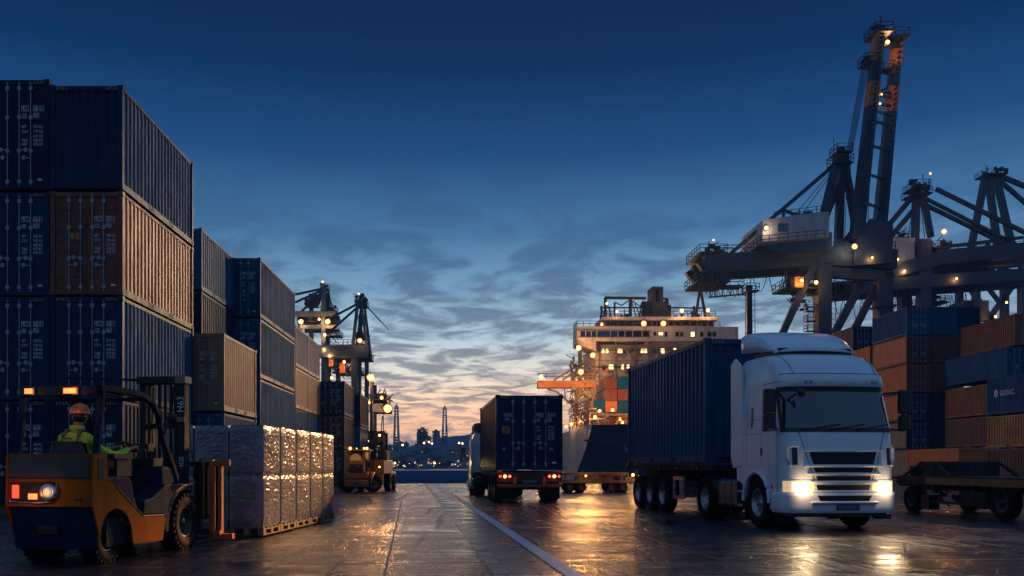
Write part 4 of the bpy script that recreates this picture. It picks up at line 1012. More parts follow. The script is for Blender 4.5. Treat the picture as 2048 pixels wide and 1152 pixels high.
    # visor strip lamps
    for s in (-.62,.78):
        m = MB(); cpatch(m, s-.07, s+.07, 2.955, 3.01, .006, 4, 2); m.build('marker_lamp', M_BLACK, o)
        m = MB(); cpatch(m, s-.045, s+.045, 2.97, 2.995, .010, 4, 1); m.build('marker_lens', M_TEXT, o)
    # front panel with grille slots
    m = MB(); fw = lambda z: cab_corner(z)[1]+.04; cpatch(m, lambda z: -fw(z), fw, .76, ZB+.02, .001, 44, 6); m.build('front_panel', M_WHITE, o)
    for (z0, z1, a, b) in ((1.325,1.575,.62,.70),(1.165,1.285,.58,.635),(1.005,1.10,.535,.575),(.815,.925,.54,.565),(.60,.715,.50,.565)):
        m = MB(); off = .064 if z0 < .74 else .008
        cpatch(m, lambda z: -(a+(b-a)*(z-z0)/(z1-z0)), lambda z: a+(b-a)*(z-z0)/(z1-z0), z0, z1, off, 24, 3)
        for k in range(1,3): cpatch(m, -a, a, z0+(z1-z0)*k/3-.006, z0+(z1-z0)*k/3+.006, off+.012, 24, 1, 1)
        m.build('grille', [M_DARK, M_BLACK], o)
        m = MB(); m.wire([cab_pt(s, z0-.022, off+.018) for s in [-b-.12+(2*b+.24)*k/24 for k in range(25)]], .032, 6); m.build('grille_bar', M_WHITE, o)
    m = MB(); m.wire([cab_pt(s, 1.60, .02) for s in [-.86+1.72*k/24 for k in range(25)]], .016, 6); m.build('grille_bar', M_WHITE, o)
    # bumper
    m = MB(); fb = lambda z: cab_corner(z)[1]+.22; OFF = .055
    zsb = [.365,.40,.48,.60,.70,.765,.78]; offs = [.02,.045,.055,.055,.052,.05,.0]
    vs = []; nb = 50
    for z, of in zip(zsb, offs): vs += [cab_pt(-fb(z)+2*fb(z)*i/nb, z, of) for i in range(nb+1)]
    m.add(vs, [(j*(nb+1)+i, j*(nb+1)+i+1, (j+1)*(nb+1)+i+1, (j+1)*(nb+1)+i) for j in range(len(zsb)-1) for i in range(nb)], 0, True)
    bp = m.build('bumper', M_WHITE, o)
    m = MB(); cpatch(m, -.17, .31, .425, .575, .066, 8, 2); m.build('plate_frame', M_BLACK, bp)
    m = MB(); cpatch(m, -.15, .29, .44, .56, .072, 8, 2); m.build('number_plate', M_PLATE, bp)
    m = MB(); m.box(-1.0,1.0,.1,.9,.28,.40); m.box(.95,1.2,.25,.5,.22,.32); m.build('under_guard', M_BLACK, o)
    # headlights
    for sg in (-1,1):
        m = MB(); cpatch(m, lambda z: sg*(.60-.12*(z-.78)/.22*-.0), sg*1.215, .785, 1.0, .010, 16, 5); hl = m.build('headlight', M_HEADGLASS, o)
        m = MB(); c0 = .80; cpatch(m, sg*.72, sg*1.03, .805, .975, .020, 10, 5); m.build('bulb', M_HEAD, hl)
        m = MB(); m.wire([cab_pt(sg*s, .775, .03) for s in [.55+.7*k/12 for k in range(13)]], .012, 5); m.wire([cab_pt(sg*s, 1.012, .012) for s in [.55+.7*k/12 for k in range(13)]], .008, 5); m.build('headlight_rim', M_WHITE, hl)
        if lamps:
            p = cab_pt(sg*.88, .89, .16); light('SPOT', p, 60, (1,.70,.38), .09, (p[0]+sg*.3, p[1]-6.5, -.2), R(125), o)
            light('POINT', cab_pt(sg*.86, .86, .17), 6.5, (1,.68,.36), .06, parent=o)
    # lower sides: fender plate with arch, steps
    for sg in (-1,1):
        arch = [(1.32+.60*math.cos(R(d)), .52+.62*math.sin(R(d))) for d in range(8, 173, 11)]
        poly = [(.40,.42),(.40,1.33),(2.35,1.33),(2.33,.98),(2.1,.93),(1.95,.80)] + arch + [(.70,.60),(.70,.42)]
        m = MB(); x = sg*1.165; m.prism(poly, x-sg*.06, x, 'x'); m.build('fender', M_WHITE, o, .012)
        m = MB(); m.wire([(sg*1.175, 1.32+.63*math.cos(R(d)), .52+.65*math.sin(R(d))) for d in range(2, 179, 8)], .045, 8); m.build('fender_flare', M_WHITE, o)
        m = MB(); m.box(sg*1.10, sg*1.172, .46,.66, .47,.66); m.box(sg*1.10,sg*1.172,.46,.66,.72,.78); m.build('step', M_RIM, o)
        m = MB(); m.lathe([(.012,0),(.022,.01),(0,.016)],(sg*1.17,.64,.9),'x',8); m.cbox((sg*1.172,.60,.88),(.012,.05,.08)); m.build('side_marker', M_HAZ, o)
    # roof deflector
    m = MB()
    def dfl(u, v):
        x = (2*u-1); t = v
        y = .92+1.40*t; z = 3.74 + .56*math.sin(t*math.pi/2)**.9 - (.03+.07*t)*abs(x)**9 - .02*x*x
        return (x*(.90+.16*t), y + .16*x*x*(1-t), z)
    m.grid(dfl, 24, 12)
    for sg in (-1,1):
        p = [dfl((sg+1)/2, k/12) for k in range(13)]; base = [(q[0], q[1], 3.72+.10*(k/12)) for k, q in enumerate(p)]
        m.add(p+base, [(k,k+1,14+k,13+k) for k in range(12)], 0, True)
    rd = m.build('roof_deflector', M_WHITE, o); sd = rd.modifiers.new('Solid','SOLIDIFY'); sd.thickness = .03
    m = MB(); m.box(-.80,.80,1.05,2.2,3.64,3.79); m.build('deflector_bracket', M_BLACK, o)
    m = MB()
    for sg in (-1,1): m.prism([(2.0,1.30),(2.0,3.3),(2.1,3.55),(2.38,3.72),(2.62,3.6),(2.62,1.5),(2.5,1.25)], sg*1.165-.02, sg*1.165+.02, 'x')
    m.build('side_fairing', M_WHITE, o, .01)
    m = MB()
    for k, x in enumerate((-.25,-.1,.05)):
        m.wire([(x+.05*math.cos(j*1.1), 2.5+j*.045, 1.75-.25*math.sin(math.pi*j/36)+.05*math.sin(j*1.1)) for j in range(37)], .012, 5)
    m.build('air_hose', M_BLACK, o)
    # mirrors
    for sg in (-1,1):
        m = MB(); m.bar((sg*1.12,.42,2.78),(sg*1.42,.20,2.80),.04); m.bar((sg*1.12,.42,2.06),(sg*1.42,.20,2.02),.04); m.bar((sg*1.42,.20,2.85),(sg*1.42,.20,2.0),.05)
        mr = m.build('mirror_arm', M_BLACK, o)
        m = MB(); m.box(sg*1.30,sg*1.54,.10,.24,2.36,2.84); m.box(sg*1.31,sg*1.53,.10,.24,2.02,2.33); m.build('mirror', M_BLACK, mr, .035, 3)
    m = MB(); m.bar(cab_pt(-1.02,2.62,.01), cab_pt(-.92,2.72,.34), .035); m.build('mirror_arm', M_BLACK, o)
    m = MB(); m.lathe([(0,0),(.07,.01),(.10,.05),(.08,.11),(0,.13)], (0,0,0), 'x', 14); mm = m.build('front_mirror', M_BLACK, o); mm.location = cab_pt(-.90,2.72,.36); mm.rotation_euler = (0,R(-20),0)
    # chassis, tank, mudguards, wheels
    m = MB()
    for x in (-.42,.42): m.box(x-.05,x+.05,.7,5.6,.78,1.02)
    m.box(-.9,.9,1.2,1.45,.45,.6); m.box(-.9,.9,4.1,4.35,.45,.6); m.box(-.5,.5,3.6,5.1,1.02,1.14); m.box(-1.0,1.0,2.4,2.7,.9,1.35); m.box(-.9,.9,.6,2.2,.6,1.28); m.build('chassis', M_CHASSIS, o)
    for sg in (-1,1):
        m = MB(); prof = [(.0,.38),(.0,.92),(.08,1.0),(.45,1.0),(.52,.92),(.52,.42),(.44,.34),(.08,.34)]
        m.prism([(sg*(1.17-.52+a), b) for a, b in prof], 2.35, 3.40, 'y'); tk = m.build('fuel_tank', flat('dull_tank', (.14,.145,.15), .30, .55, noise=.4), o, .02)
        for y in (2.62,2.98,3.30):
            m = MB(); m.prism([(sg*(1.176-.532+a*1.02), b+(.008 if b > .7 else -.008)) for a, b in prof], y, y+.035, 'y'); m.build('strap', M_BLACK, tk)
        m = MB(); m.box(sg*.75,sg*1.16,2.06,2.33,.40,.45); m.box(sg*.75,sg*1.16,2.06,2.33,.72,.76); m.box(sg*.8,sg*.86,2.06,2.33,.4,1.0); m.build('tank_step', M_RIM, o)
        m = MB(); m.box(sg*.78,sg*1.12,1.98,2.01,.12,.98); m.build('mudflap', M_RUBBER, o)
        m = MB(); m.grid(lambda u, v: (sg*(.60+.56*u), 4.25+.60*math.cos(R(20+150*v)), .54+.60*math.sin(R(20+150*v))), 3, 14); m.build('mudguard', M_BLACK, o)
        wheel(o, (sg*1.02,1.32,.52), .52, .30, sg, M_RIM); wheel(o, (sg*.93,4.25,.52), .52, .54, sg, M_RIM)
    return o
TR = tractor('truck_tractor', 'white lorry cab with headlights on facing the camera', (7.50,16.92,0), R(5.5))

# ------------------------------------------------------------------ semi trailers
def trailer(name, label, loc, rz, L, zb, axles, w=2.35, lamps=True, locker=None, rearbar=True):
    o = thing(name, label, 'trailer', loc, rz); m = MB()
    for x in (-.45,.45): m.box(x-.06,x+.06,.1,L,zb-.42,zb-.05)
    for k in range(9): y = .15+(L-.3)*k/8; m.box(-w/2+.05,w/2-.05,y-.05,y+.05,zb-.16,zb-.03)
    for sx in (-1,1): m.box(sx*(w/2-.12),sx*(w/2-.05),.05,L,zb-.17,zb-.04)
    for y in axles: m.tube((-w/2+.3,y,.5),(w/2-.3,y,.5), .07, 8); m.box(-.5,.5,y-.15,y+.15,.5,zb-.4)
    m.build('frame', M_CHASSIS, o)
    for sx in (-1,1):
        for y in axles: wheel(o, (sx*(w/2-.17),y,.5), .50, .34, sx, M_RIM)
        for y in (.08,):
            m = MB(); m.cbox((sx*(w/2-.12),y,zb-.02),(.16,.16,.10)); m.build('twist_lock', M_HAZ, o)
    for k in range(4):
        m = MB(); y = L*.25+k*L*.2; m.cbox((w/2-.045,y,zb-.11),(.02,.08,.05)); m.cbox((-w/2+.045,y,zb-.11),(.02,.08,.05)); m.build('marker', M_HAZ, o)
    if locker is not None:
        for sx in (-1,1):
            m = MB(); x = sx*(w/2-.04); y0, y1 = locker
            for a, b in ((.42,.50),(.92,1.02)): m.box(x-.03,x+.03,y0,y1,a,b)
            for y in (y0+.04,y1-.06): m.box(x-.03,x+.03,y-.04,y+.04,.42,1.02)
            m.box(x-sx*.5,x-sx*.06,y0+.25,y0+.55,.45,.9); m.build('side_locker', M_RIM, o)
    if rearbar:
        m = MB(); m.box(-w/2+.03,w/2-.03,-.06,.06,.55,.67); rb = m.build('rear_bar', paint('bar_rust',(.20,.10,.04),.5,.6,.8), o)
        m = MB(); m.box(-w/2+.02,w/2-.02,-.02,.06,zb-.40,zb-.06); m.build('rear_beam', paint('beam_rust', (.06,.035,.02), .5, .6, .6), o)
        for sx in (-1,1):
            m = MB(); m.box(sx*.52-.06,sx*.52+.06,-.05,.03,.67,.92); m.build('bar_bracket', C_ORANGE, o)
            m = MB(); m.box(sx*(w/2-.42)-.33,sx*(w/2-.42)+.33,.05,.09,.12,.6); m.build('mudflap', M_RUBBER, o)
            m = MB(); m.box(sx*(w/2-.32)-.24,sx*(w/2-.32)+.24,-.05,-.018,zb-.27,zb-.12); tl = m.build('tail_panel', M_BLACK, o)
            m = MB(); m.lathe([(0,-.03),(.05,-.025),(.06,0)], (sx*(w/2-.30),-.05,zb-.195), 'y', 12); m.build('tail_lamp', M_REDHOT, tl)
            for dx in (-.17,.17):
                m = MB(); m.lathe([(0,-.02),(.04,-.015),(.05,0)], (sx*(w/2-.30)+dx,-.05,zb-.195), 'y', 12); m.build('side_tail_lamp', M_RED if dx*sx > 0 else M_AMBER, tl)
            if lamps: light('POINT', (sx*(w/2-.30),-.20,zb-.195), 1.3, (1,.22,.06), .07, parent=o)
        m = MB(); m.box(-.25,.25,-.03,.0,.70,.80); m.build('number_plate', M_PLATE, o)
    return o
# behind the white cab (its nose is the tractor end)
a = R(5.5)
def tloc(y, x=0.): return (7.50 - math.sin(a)*y + math.cos(a)*x, 16.92 + math.cos(a)*y + math.sin(a)*x)
Lt = 7.4; e = tloc(3.7+Lt)
trailer('semi_trailer', 'black three axle trailer coupled behind the white lorry cab', (e[0], e[1], 0), math.pi + a, Lt, 1.36, (1.35,2.5,3.65), 2.4, False, (4.6,5.45), False)
p0 = tloc(4.12, -1.2)
container('blue ribbed container carried on the trailer of the white lorry', p0[0], p0[1], 1.375, 2.4, 3.08, 6.65, C_BLUE2, 'plain', None, None, a)
# mid-distance container truck, driving away
b = R(3.5); ml = Vector((1.094+1.185*math.cos(b), 30., 0))
trailer('semi_trailer', 'rusty trailer with red tail lamps under the dark blue container in the middle', (ml.x, ml.y, 0), b, 7.6, 1.13, (1.1,2.15,3.2), 2.35)
def yl(o, w, h, l):
    d = [c for c in o.children if c.name.startswith('door')]
    m = MB(); m.box(-w*.41,-w*.29,.018,.03,h*.485,h*.585,0); m.build('hazard_placard', M_HAZ, d[0])
    m = MB(); m.lathe([(.03,0),(.05,0),(.05,-.006),(.03,-.006)], (-w*.35,.018,h*.535), 'y', 14); m.build('placard_mark', C_RUST, d[0])
    m = MB(); m.box(w*.30,w*.36,.018,.03,h*.26,h*.30,0); m.build('door_plate', M_ROD, d[1])
    m = MB(); m.box(-w*.40,-w*.36,.018,.03,h*.26,h*.30,0); m.build('door_plate', M_ROD, d[0])
container('dark blue container with orange placard on the trailer driving away', 1.094, 30., 1.145, 2.37, 2.67, 7.1, C_BLUE, 'door', 6, None, b, extra=yl)
MT = tractor('truck_tractor', 'pale lorry cab seen from behind, pulling the container in the middle', (1.15, 40.4, 0), math.pi+b+R(1), (.88,.82,.76), False)
mm = MB(); mm.box(-1.19,-1.17,1.0,1.1,1.55,1.8); 
light('POINT', (.0,38.9,1.45), 10, (1,.6,.25), .1)
# ------------------------------------------------------------------ lamps
WARM = (1,.47,.15)
def lamp(parent, p, r=.35, power=0, aim=None, spot=150, col=WARM, mat=None, name='floodlight', point=0, off=(0,-1.0,-.4)):
    """a lamp of a structure: housing + glowing bulb, with a real light at the bulb (p in world space, parent unrotated)"""
    r = r*.72 if r > .3 else r
    loc = Vector(p) - (parent.location if parent else Vector())
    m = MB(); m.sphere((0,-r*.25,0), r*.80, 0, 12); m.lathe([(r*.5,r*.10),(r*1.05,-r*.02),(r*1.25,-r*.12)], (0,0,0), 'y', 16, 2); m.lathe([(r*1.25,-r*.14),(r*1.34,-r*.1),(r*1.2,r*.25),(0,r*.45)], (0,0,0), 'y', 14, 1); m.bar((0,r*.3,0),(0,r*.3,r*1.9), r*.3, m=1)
    o = link(name, cached(('lamp', round(r,2), (mat or M_SODIUM).name), lambda: m.mesh(name, [mat or M_SODIUM, M_CRANEDK, M_HALO])), parent); o.location = loc
    q = loc + Vector(off)*max(.4, r*1.6)
    if power: light('SPOT', q, power, col, max(.5, r*1.2), Vector(aim) - (parent.location if parent else Vector()), R(spot), parent)
    if point: light('POINT', q, point, col, max(.3, r), parent=parent)
    return o
def festoon(m, p, q, n, sag, r=.05):
    p = Vector(p); q = Vector(q)
    for k in range(n):
        a = p.lerp(q, k/n); b = p.lerp(q, (k+1)/n); sg = sag*random.uniform(.75,1.2)
        m.wire([a.lerp(b, t/7) - Vector((0,0,sg*4*(t/7)*(1-t/7))) for t in range(8)], r, 4)
def platform(m, c, w, d, th=.3, rails=True, rh=1.2):
    x, y, z = c; m.box(x-w/2,x+w/2,y-d/2,y+d/2,z-th,z)
    if rails:
        P4 = [(x-w/2,y-d/2,z),(x+w/2,y-d/2,z),(x+w/2,y+d/2,z),(x-w/2,y+d/2,z)]
        for i in range(4): m.rail(P4[i], P4[(i+1)%4], rh, 1.6, .045)
def ladder(m, p, q, w=.7):
    p = Vector(p); q = Vector(q); d = Vector((w/2,0,0)); n = int((q-p).length/.9)
    m.bar(p-d,q-d,.09); m.bar(p+d,q+d,.09)
    for i in range(n): a = p.lerp(q,(i+.5)/n); m.bar(a-d,a+d,.07)
def clutter(m, c, d, n, rnd, s=(.3,1.2)):
    for _ in range(n):
        p = Vector([c[i]+rnd.uniform(-.5,.5)*d[i] for i in range(3)]); e = [rnd.uniform(*s)*(1 if i != 1 else .8) for i in range(3)]
        if rnd.random() < .55: m.cbox(p, e)
        else: m.tube(p, p+Vector((rnd.uniform(-1.3,1.3),rnd.uniform(-.5,.5),rnd.uniform(-1.4,1.4)))*s[1], .09*s[1], 5)
# ------------------------------------------------------------------ main crane, boom raised
def crane_main():
    Y = 140.; s = Y/F; q = lambda px, py, dy=0.: P(px, py, Y) + Vector((0,dy,0)) - O.location
    class _O: location = Vector((0,0,0))
    O = _O; base = P(1710, 932, Y); base.z = 0
    o = thing('gantry_crane', 'big grey ship-to-shore crane with its double boom raised, behind the truck', 'crane', base)
    O = o; rnd = random.Random(3); zc = lambda px: base.x
    g = lambda px, dy=0.: Vector(((px-CX)*s - base.x, dy, 0))
    def qq(px, py, dy=0.): v = P(px, py, Y) - base; v.y = dy; return v
    def qc(px, py, dy=0.): return P(px, py, Y+dy) - base
    # legs: front pair and a rear pair behind it
    k = 1 + 12/Y
    for px, top, w in ((1645,468,2.15),(1766,556,2.3)):
        m = MB(); a = qq(px, top); m.bar((a.x,0,1.4),(a.x,0,a.z), w, w*1.05); m.box(a.x-w*.62,a.x+w*.62,-w*.7,w*.7,a.z-5.,a.z-4.6)
        for z in (6,11,16,21,26): m.box(a.x-w*.51,a.x+w*.51,-w*.54,w*.54,z,z+.12)
        leg = m.build('leg', M_CRANE, o)
        m = MB(); bx = (a.x+base.x)*k - base.x + .0; m.bar((bx,12,1.4),(bx,12,a.z*k*.98), w*.9); m.build('leg', M_CRANE, o)
        m = MB(); m.box(a.x-3.2,a.x+3.2,-1.,1.,.6,1.5)
        for dx in (-2.5,-1.4,1.4,2.5): m.lathe([(0,-.3),(.45,-.3),(.45,.3),(0,.3)], (a.x+dx,0,.45), 'y', 12)
        m.build('bogie', M_CRANEDK, o)
        m = MB(); ladder(m, (a.x+w*.75,-.4,1.5),(a.x+w*.75,-.4,a.z-1), .8); m.build('ladder', M_CRANEDK, leg)
    # braces
    for (a, b, w) in (((1640,500),(1520,770),1.05),((1742,535),(1600,800),1.1),((1757,570),(1640,800),1.0),((1650,520),(1766,640),.9)):
        if a[0] == 1650: continue
        m = MB(); m.bar(qq(*a, -.3 if a[0] < 1700 else .6), qq(*b, .6), w); m.build('brace', M_CRANE, o)
    # girders (two) running to the left, with walkway and portal beam
    for dy in (0., 7.):
        m = MB(); m.bar(qq(1408,528,dy), qq(1650,512,dy), 1.6, 2.75, up=(0,0,1)); m.bar(qq(1650,513,dy), qq(1790,520,dy), 1.7, 3.1)
        m.bar(qq(1408,528,dy), qq(1398,535,dy), 1.2, 1.6); gd = m.build('girder', M_CRANE, o)
        m = MB(); m.rail(qq(1412,511,dy-1.0), qq(1512,504,dy-1.0), 1.2, 1.8, .05); m.build('railing', M_CRANEDK, gd); m = MB(); m.rail(qq(1665,497,dy-1.0), qq(1785,502,dy-1.0), 1.2, 1.8, .05); m.build('railing', M_CRANEDK, gd)
    m = MB(); m.bar(qq(1650,545), qq(1766,552), 1.2, 1.7); m.bar(qq(1650,545,12), qq(1766,552,12), 1.2, 1.7); m.bar(qq(1645,515,0), qq(1645,515,12), 1.4, 1.8); m.bar(qq(1766,525,0), qq(1766,525,12), 1.4, 1.8); m.build('portal_beam', M_CRANE, o)
    # end platform with machinery and hanging cables
    m = MB(); a = qq(1425,505,3.5); platform(m, (a.x, 3.5, a.z), 4.6, 8.5, .25)
    clutter(m, qq(1430,500,2), (3,6,1.2), 14, rnd, (.3,.9)); m.bar(qq(1421,508,1), qq(1421,480,1), .16); m.bar(qq(1450,508,1), qq(1450,492,1), .14); m.bar(qq(1450,492,1), qq(1468,492,1), .12); m.build('end_platform', M_CRANEDK, o)
    m = MB(); a = qq(1424,562,3.5); platform(m, (a.x, 3., a.z), 5.4, 8., .35); b = qq(1466,566,3.5); platform(m, (b.x, 3., b.z), 4.6, 3., .2)
    clutter(m, qq(1428,552,2), (4.4,5,1.6), 22, rnd, (.3,1.)); m.bar(qq(1395,545,1), qq(1395,575,1), .25); m.bar(qq(1412,530,1), qq(1412,562,1), .3); m.bar(qq(1450,530,1), qq(1450,562,1), .3)
    m.bar(qq(1424,590,2), qq(1500,583,2), .22); [m.bar(qq(x,566,2), qq(x,588,2), .12) for x in (1428,1438,1452,1468,1484,1493)]
    festoon(m, qq(1413,566,1.5), qq(1500,566,1.5), 9, 1.9, .06); m.build('trolley_platform', M_CRANEDK, o)
    m = MB(); festoon(m, qq(1504,545,0), qq(1568,540,0), 2, 3.4, .07); m.build('cable', M_CRANEDK, o); m = MB(); festoon(m, qq(1655,560,0), qq(1760,565,0), 5, 2.6, .06); m.build('cable', M_CRANEDK, o); m = MB(); m.wire([qq(1504,545), qq(1499,575)], .07, 4); m.build('cable', M_CRANEDK, o)
    # operator cab and spreader under the girder
    m = MB(); c = qq(1600,575,2); platform(m, (c.x, 2, c.z), 6.0, 5., .3); clutter(m, qq(1602,560,1.5), (5,4,3.2), 34, rnd, (.3,1.3)); clutter(m, qq(1612,598,1.5), (3.2,3,3.), 26, rnd, (.3,.9))
    for x in (1580,1596,1612,1628): m.bar(qq(x,530,2), qq(x,560,2), .25)
    ladder(m, qq(1627,606,1.), qq(1627,690,1.), 1.0)
    for y in (620,640,660,680): platform(m, qq(1626,y,1.), 1.7, 1.4, .1, True, .9)
    m.build('trolley', M_CRANEDK, o)
    m = MB(); c = qq(1591,568,-.6); m.cbox(c, (1.7,1.8,2.)); m.build('operator_cab', M_CRANEOR, o, .25, 3)
    # machinery house
    m = MB(); poly = [(1517,447),(1627,431),(1648,431),(1648,480),(1517,490)]
    pp = [((x-CX)*s-base.x, qq(x,y).z) for x, y in poly]; m.prism(pp, -2., 8.5, 'y'); hs = m.build('machinery_house', M_CRANEW, o)
    m = MB(); c = qq(1557,462,-2.03); m.cbox(c, (1.65,.06,1.15)); wn = m.build('house_window', M_GLASS, o)
    m = MB(); m.cbox(c+Vector((0,-.04,0)), (.06,.05,1.15)); m.cbox(c+Vector((0,-.04,.6)), (1.75,.05,.06)); m.cbox(c+Vector((0,-.04,-.6)), (1.75,.05,.06)); m.build('frame', M_CRANEDK, wn)
    m = MB(); poly = [(1507,499),(1634,487),(1640,515),(1560,520)]; pp = [((x-CX)*s-base.x, qq(x,y).z) for x, y in poly]; m.prism(pp, -3.2, 9.2, 'y'); m.build('house_floor', M_CRANEDK, o)
    m = MB(); m.bar(qq(1507,498,-3.25), qq(1634,486,-3.25), .1, .35); m.build('floor_edge', M_CRANEOR, o)
    m = MB(); m.rail(qq(1507,497,-3.2), qq(1634,485,-3.2), 1.2, 1.5, .05); m.rail(qq(1507,497,-3.2), qq(1507,497,9), 1.2, 1.5, .05); m.rail(qq(1540,443,-1.9), qq(1640,430,-1.9), 1.0, 1.3, .045)
    clutter(m, qq(1625,428,2), (4,5,1.4), 16, rnd, (.3,.9)); m.build('railing', M_CRANEDK, o)
    # A frame with apex platform
    for a, b, w in (((1690,296),(1640,466),1.15),((1697,292),(1697,510),1.25),((1706,318),(1668,440),.85),((1700,300),(1740,470),1.1)):
        m = MB(); m.bar(qq(*a,2.5), qq(*b, 0 if a[0] == 1690 else 4.), w*.8, w*.8, w2=w, h2=w); m.build('a_frame', M_CRANE, o)
    m = MB(); a = qq(1696,296,2.5); platform(m, (a.x,2.5,a.z), 2.6, 3., .25); b = qq(1694,318,2.5); platform(m, (b.x,2.5,b.z), 3.2, 3., .2); m.cbox(qq(1695,306,2.5), (2.,2.,1.6)); m.bar(qq(1678,300,2.), qq(1678,265,2.), .08)
    clutter(m, qq(1697,312,2.5), (2.8,2.,2.6), 14, rnd, (.3,.8)); m.bar(qq(1695,292,2.5), qq(1695,284,2.5), 1.1,.9); m.build('apex_platform', M_CRANEDK, o)
    # backstays
    m = MB(); m.bar(qq(1675,325,2.5), qq(1444,522,1.), .62); m.build('backstay', M_CRANE, o)
    m = MB(); m.bar(qq(1576,412,2.), qq(1620,432,2.), .4); m.bar(qq(1576,412,2.), qq(1576,440,2.), .4); m.build('stay_strut', M_CRANE, o)
    m = MB()
    for (a, b) in (((1676,330),(1585,440)),((1680,330),(1600,440)),((1700,300),(1690,480)),((1706,300),(1700,480)),((1712,302),(1712,470))): m.wire([qq(*a,2.), qq(*b,2.)], .06, 4)
    for j in range(6): m.wire([qq(1704+j*2.2,296,2.), qq(1730+j*2.6,128,1.)], .055, 4)
    m.build('hoist_rope', M_CRANEDK, o)
    # raised double boom
    for a, b, dy in (((1757,76),(1712,485),-.2),((1794,84),(1755,500),5.5)):
        p, r = qc(*a,dy), qc(*b,dy); 
        def pt(f, off=0.): v = p.lerp(r,f); return v
        m = MB(); m.bar(pt(0), r, 1.45, 1.4, w2=1.95, h2=1.6, up=(0,1,0)); 
        for j in range(40): c = pt((j+.5)/40); m.bar(c+Vector((0,-.95,-.15)), c+Vector((0,-.95,.15)), 1.3+.45*j/40, .16, up=(1,0,0))
        bm = m.build('boom', M_CRANE, o)
        for f0, f1 in ((.0,.12),(.22,.34)):
            c0, c1 = pt(f0), pt(f1); w = 1.47+.5*(f0+f1)/2; m = MB(); m.bar(c0, c1, w+.04, 1.6, up=(0,1,0)); m.build('warning_band', M_CRANEOR, bm)
        m = MB(); ladder(m, pt(.05)+Vector((.95,.6,0)), pt(.95)+Vector((1.2,.6,0)), .45); m.build('ladder', M_CRANEDK, bm)
    m = MB()
    for f in (.16,.25,.27,.31,.35,.40,.52,.66,.8):
        c0 = qc(1757,76,.5).lerp(qc(1712,485,.5), f); c1 = qc(1794,84,5).lerp(qc(1755,500,5), f); m.bar(c0, c1, .35)
        if .2 < f < .5: clutter(m, c0.lerp(c1,.5), (1.2,1.5,1.2), 4, rnd, (.2,.6))
    festoon(m, qc(1742,260,1.), qc(1735,470,1.), 5, 1.2, .06); m.build('boom_tie', M_CRANEDK, o)
    m = MB(); a = qc(1757,70,.5); platform(m, (a.x,.5,a.z), 2.9, 4., .3); b = qc(1793,80,5.); platform(m, (b.x,5.,b.z), 2.5, 4., .3); c = qc(1736,128,.5); platform(m, (c.x,.5,c.z), 2., 3., .25); d = qc(1772,140,2.5); platform(m, (d.x,2.5,d.z), 1.8, 2., .2)
    clutter(m, qc(1757,64,.5), (2.2,2.5,1.6), 18, rnd, (.3,.9)); clutter(m, qc(1793,78,4), (1.8,2.5,1.6), 10, rnd, (.3,.8)); clutter(m, qc(1737,118,.5), (1.3,2,1.3), 9, rnd, (.3,.8))
    m.bar(qc(1761,62,.5), qc(1761,32,.5), .16); m.bar(qc(1757,88,.5), qc(1794,92,5), .9,.7); m.build('boom_platform', M_CRANEDK, o)
    m = MB(); pp = [((x-CX)*s-base.x, qq(x,y).z) for x, y in ((1711,470),(1733,442),(1778,448),(1776,530),(1700,535),(1700,495))]; m.prism(pp, -1.4, -.9, 'y'); m.build('hinge_plate', M_CRANE, o); m = MB(); m.prism(pp, 6., 6.5, 'y'); m.build('hinge_plate', M_CRANE, o)
    lamp(o, P(1697,500,Y)+Vector((0,-2.2,0)), .5, LP['crane'], (-9.8,37,6.), 18, point=260, col=(1,.74,.46))
    bp_ = P(1522,464,Y)+Vector((0,-3.6,-.3)) - base; light('SPOT', bp_, LP['beam'], (1,.46,.14), 1.0, Vector((-3.3,18.5,1.25)) - base, R(1.6), o)
    lamp(o, P(1522,464,Y)+Vector((0,-2.4,0)), .28, 0, point=160, col=(1,.72,.45)); lamp(o, P(1427,480,Y), .13, 0, mat=M_SMALL); lamp(o, P(1594,566,Y)+Vector((0,-1.9,0)), .22, 0, point=300); lamp(o, P(1622,570,Y)+Vector((0,-2.,0)), .26, 0, point=300)
    lamp(o, P(1775,84,Y+1.), .30, 0, point=700, off=(0,-1,-1.5)); lamp(o, P(1772,197,Y)+Vector((0,2,0)), .14, 0, point=160); lamp(o, P(1775,178,Y)+Vector((0,2,0)), .12, 0, point=100)
    lamp(o, P(1735,520,Y)+Vector((0,-1.6,0)), .16, 0, point=160, mat=M_SMALL)
    return o
LP = dict(crane=330000., ship=9000., pole=13000., crane2=8000., lc=5000., side=6000., work=0., beam=2700000.)
crane_main()
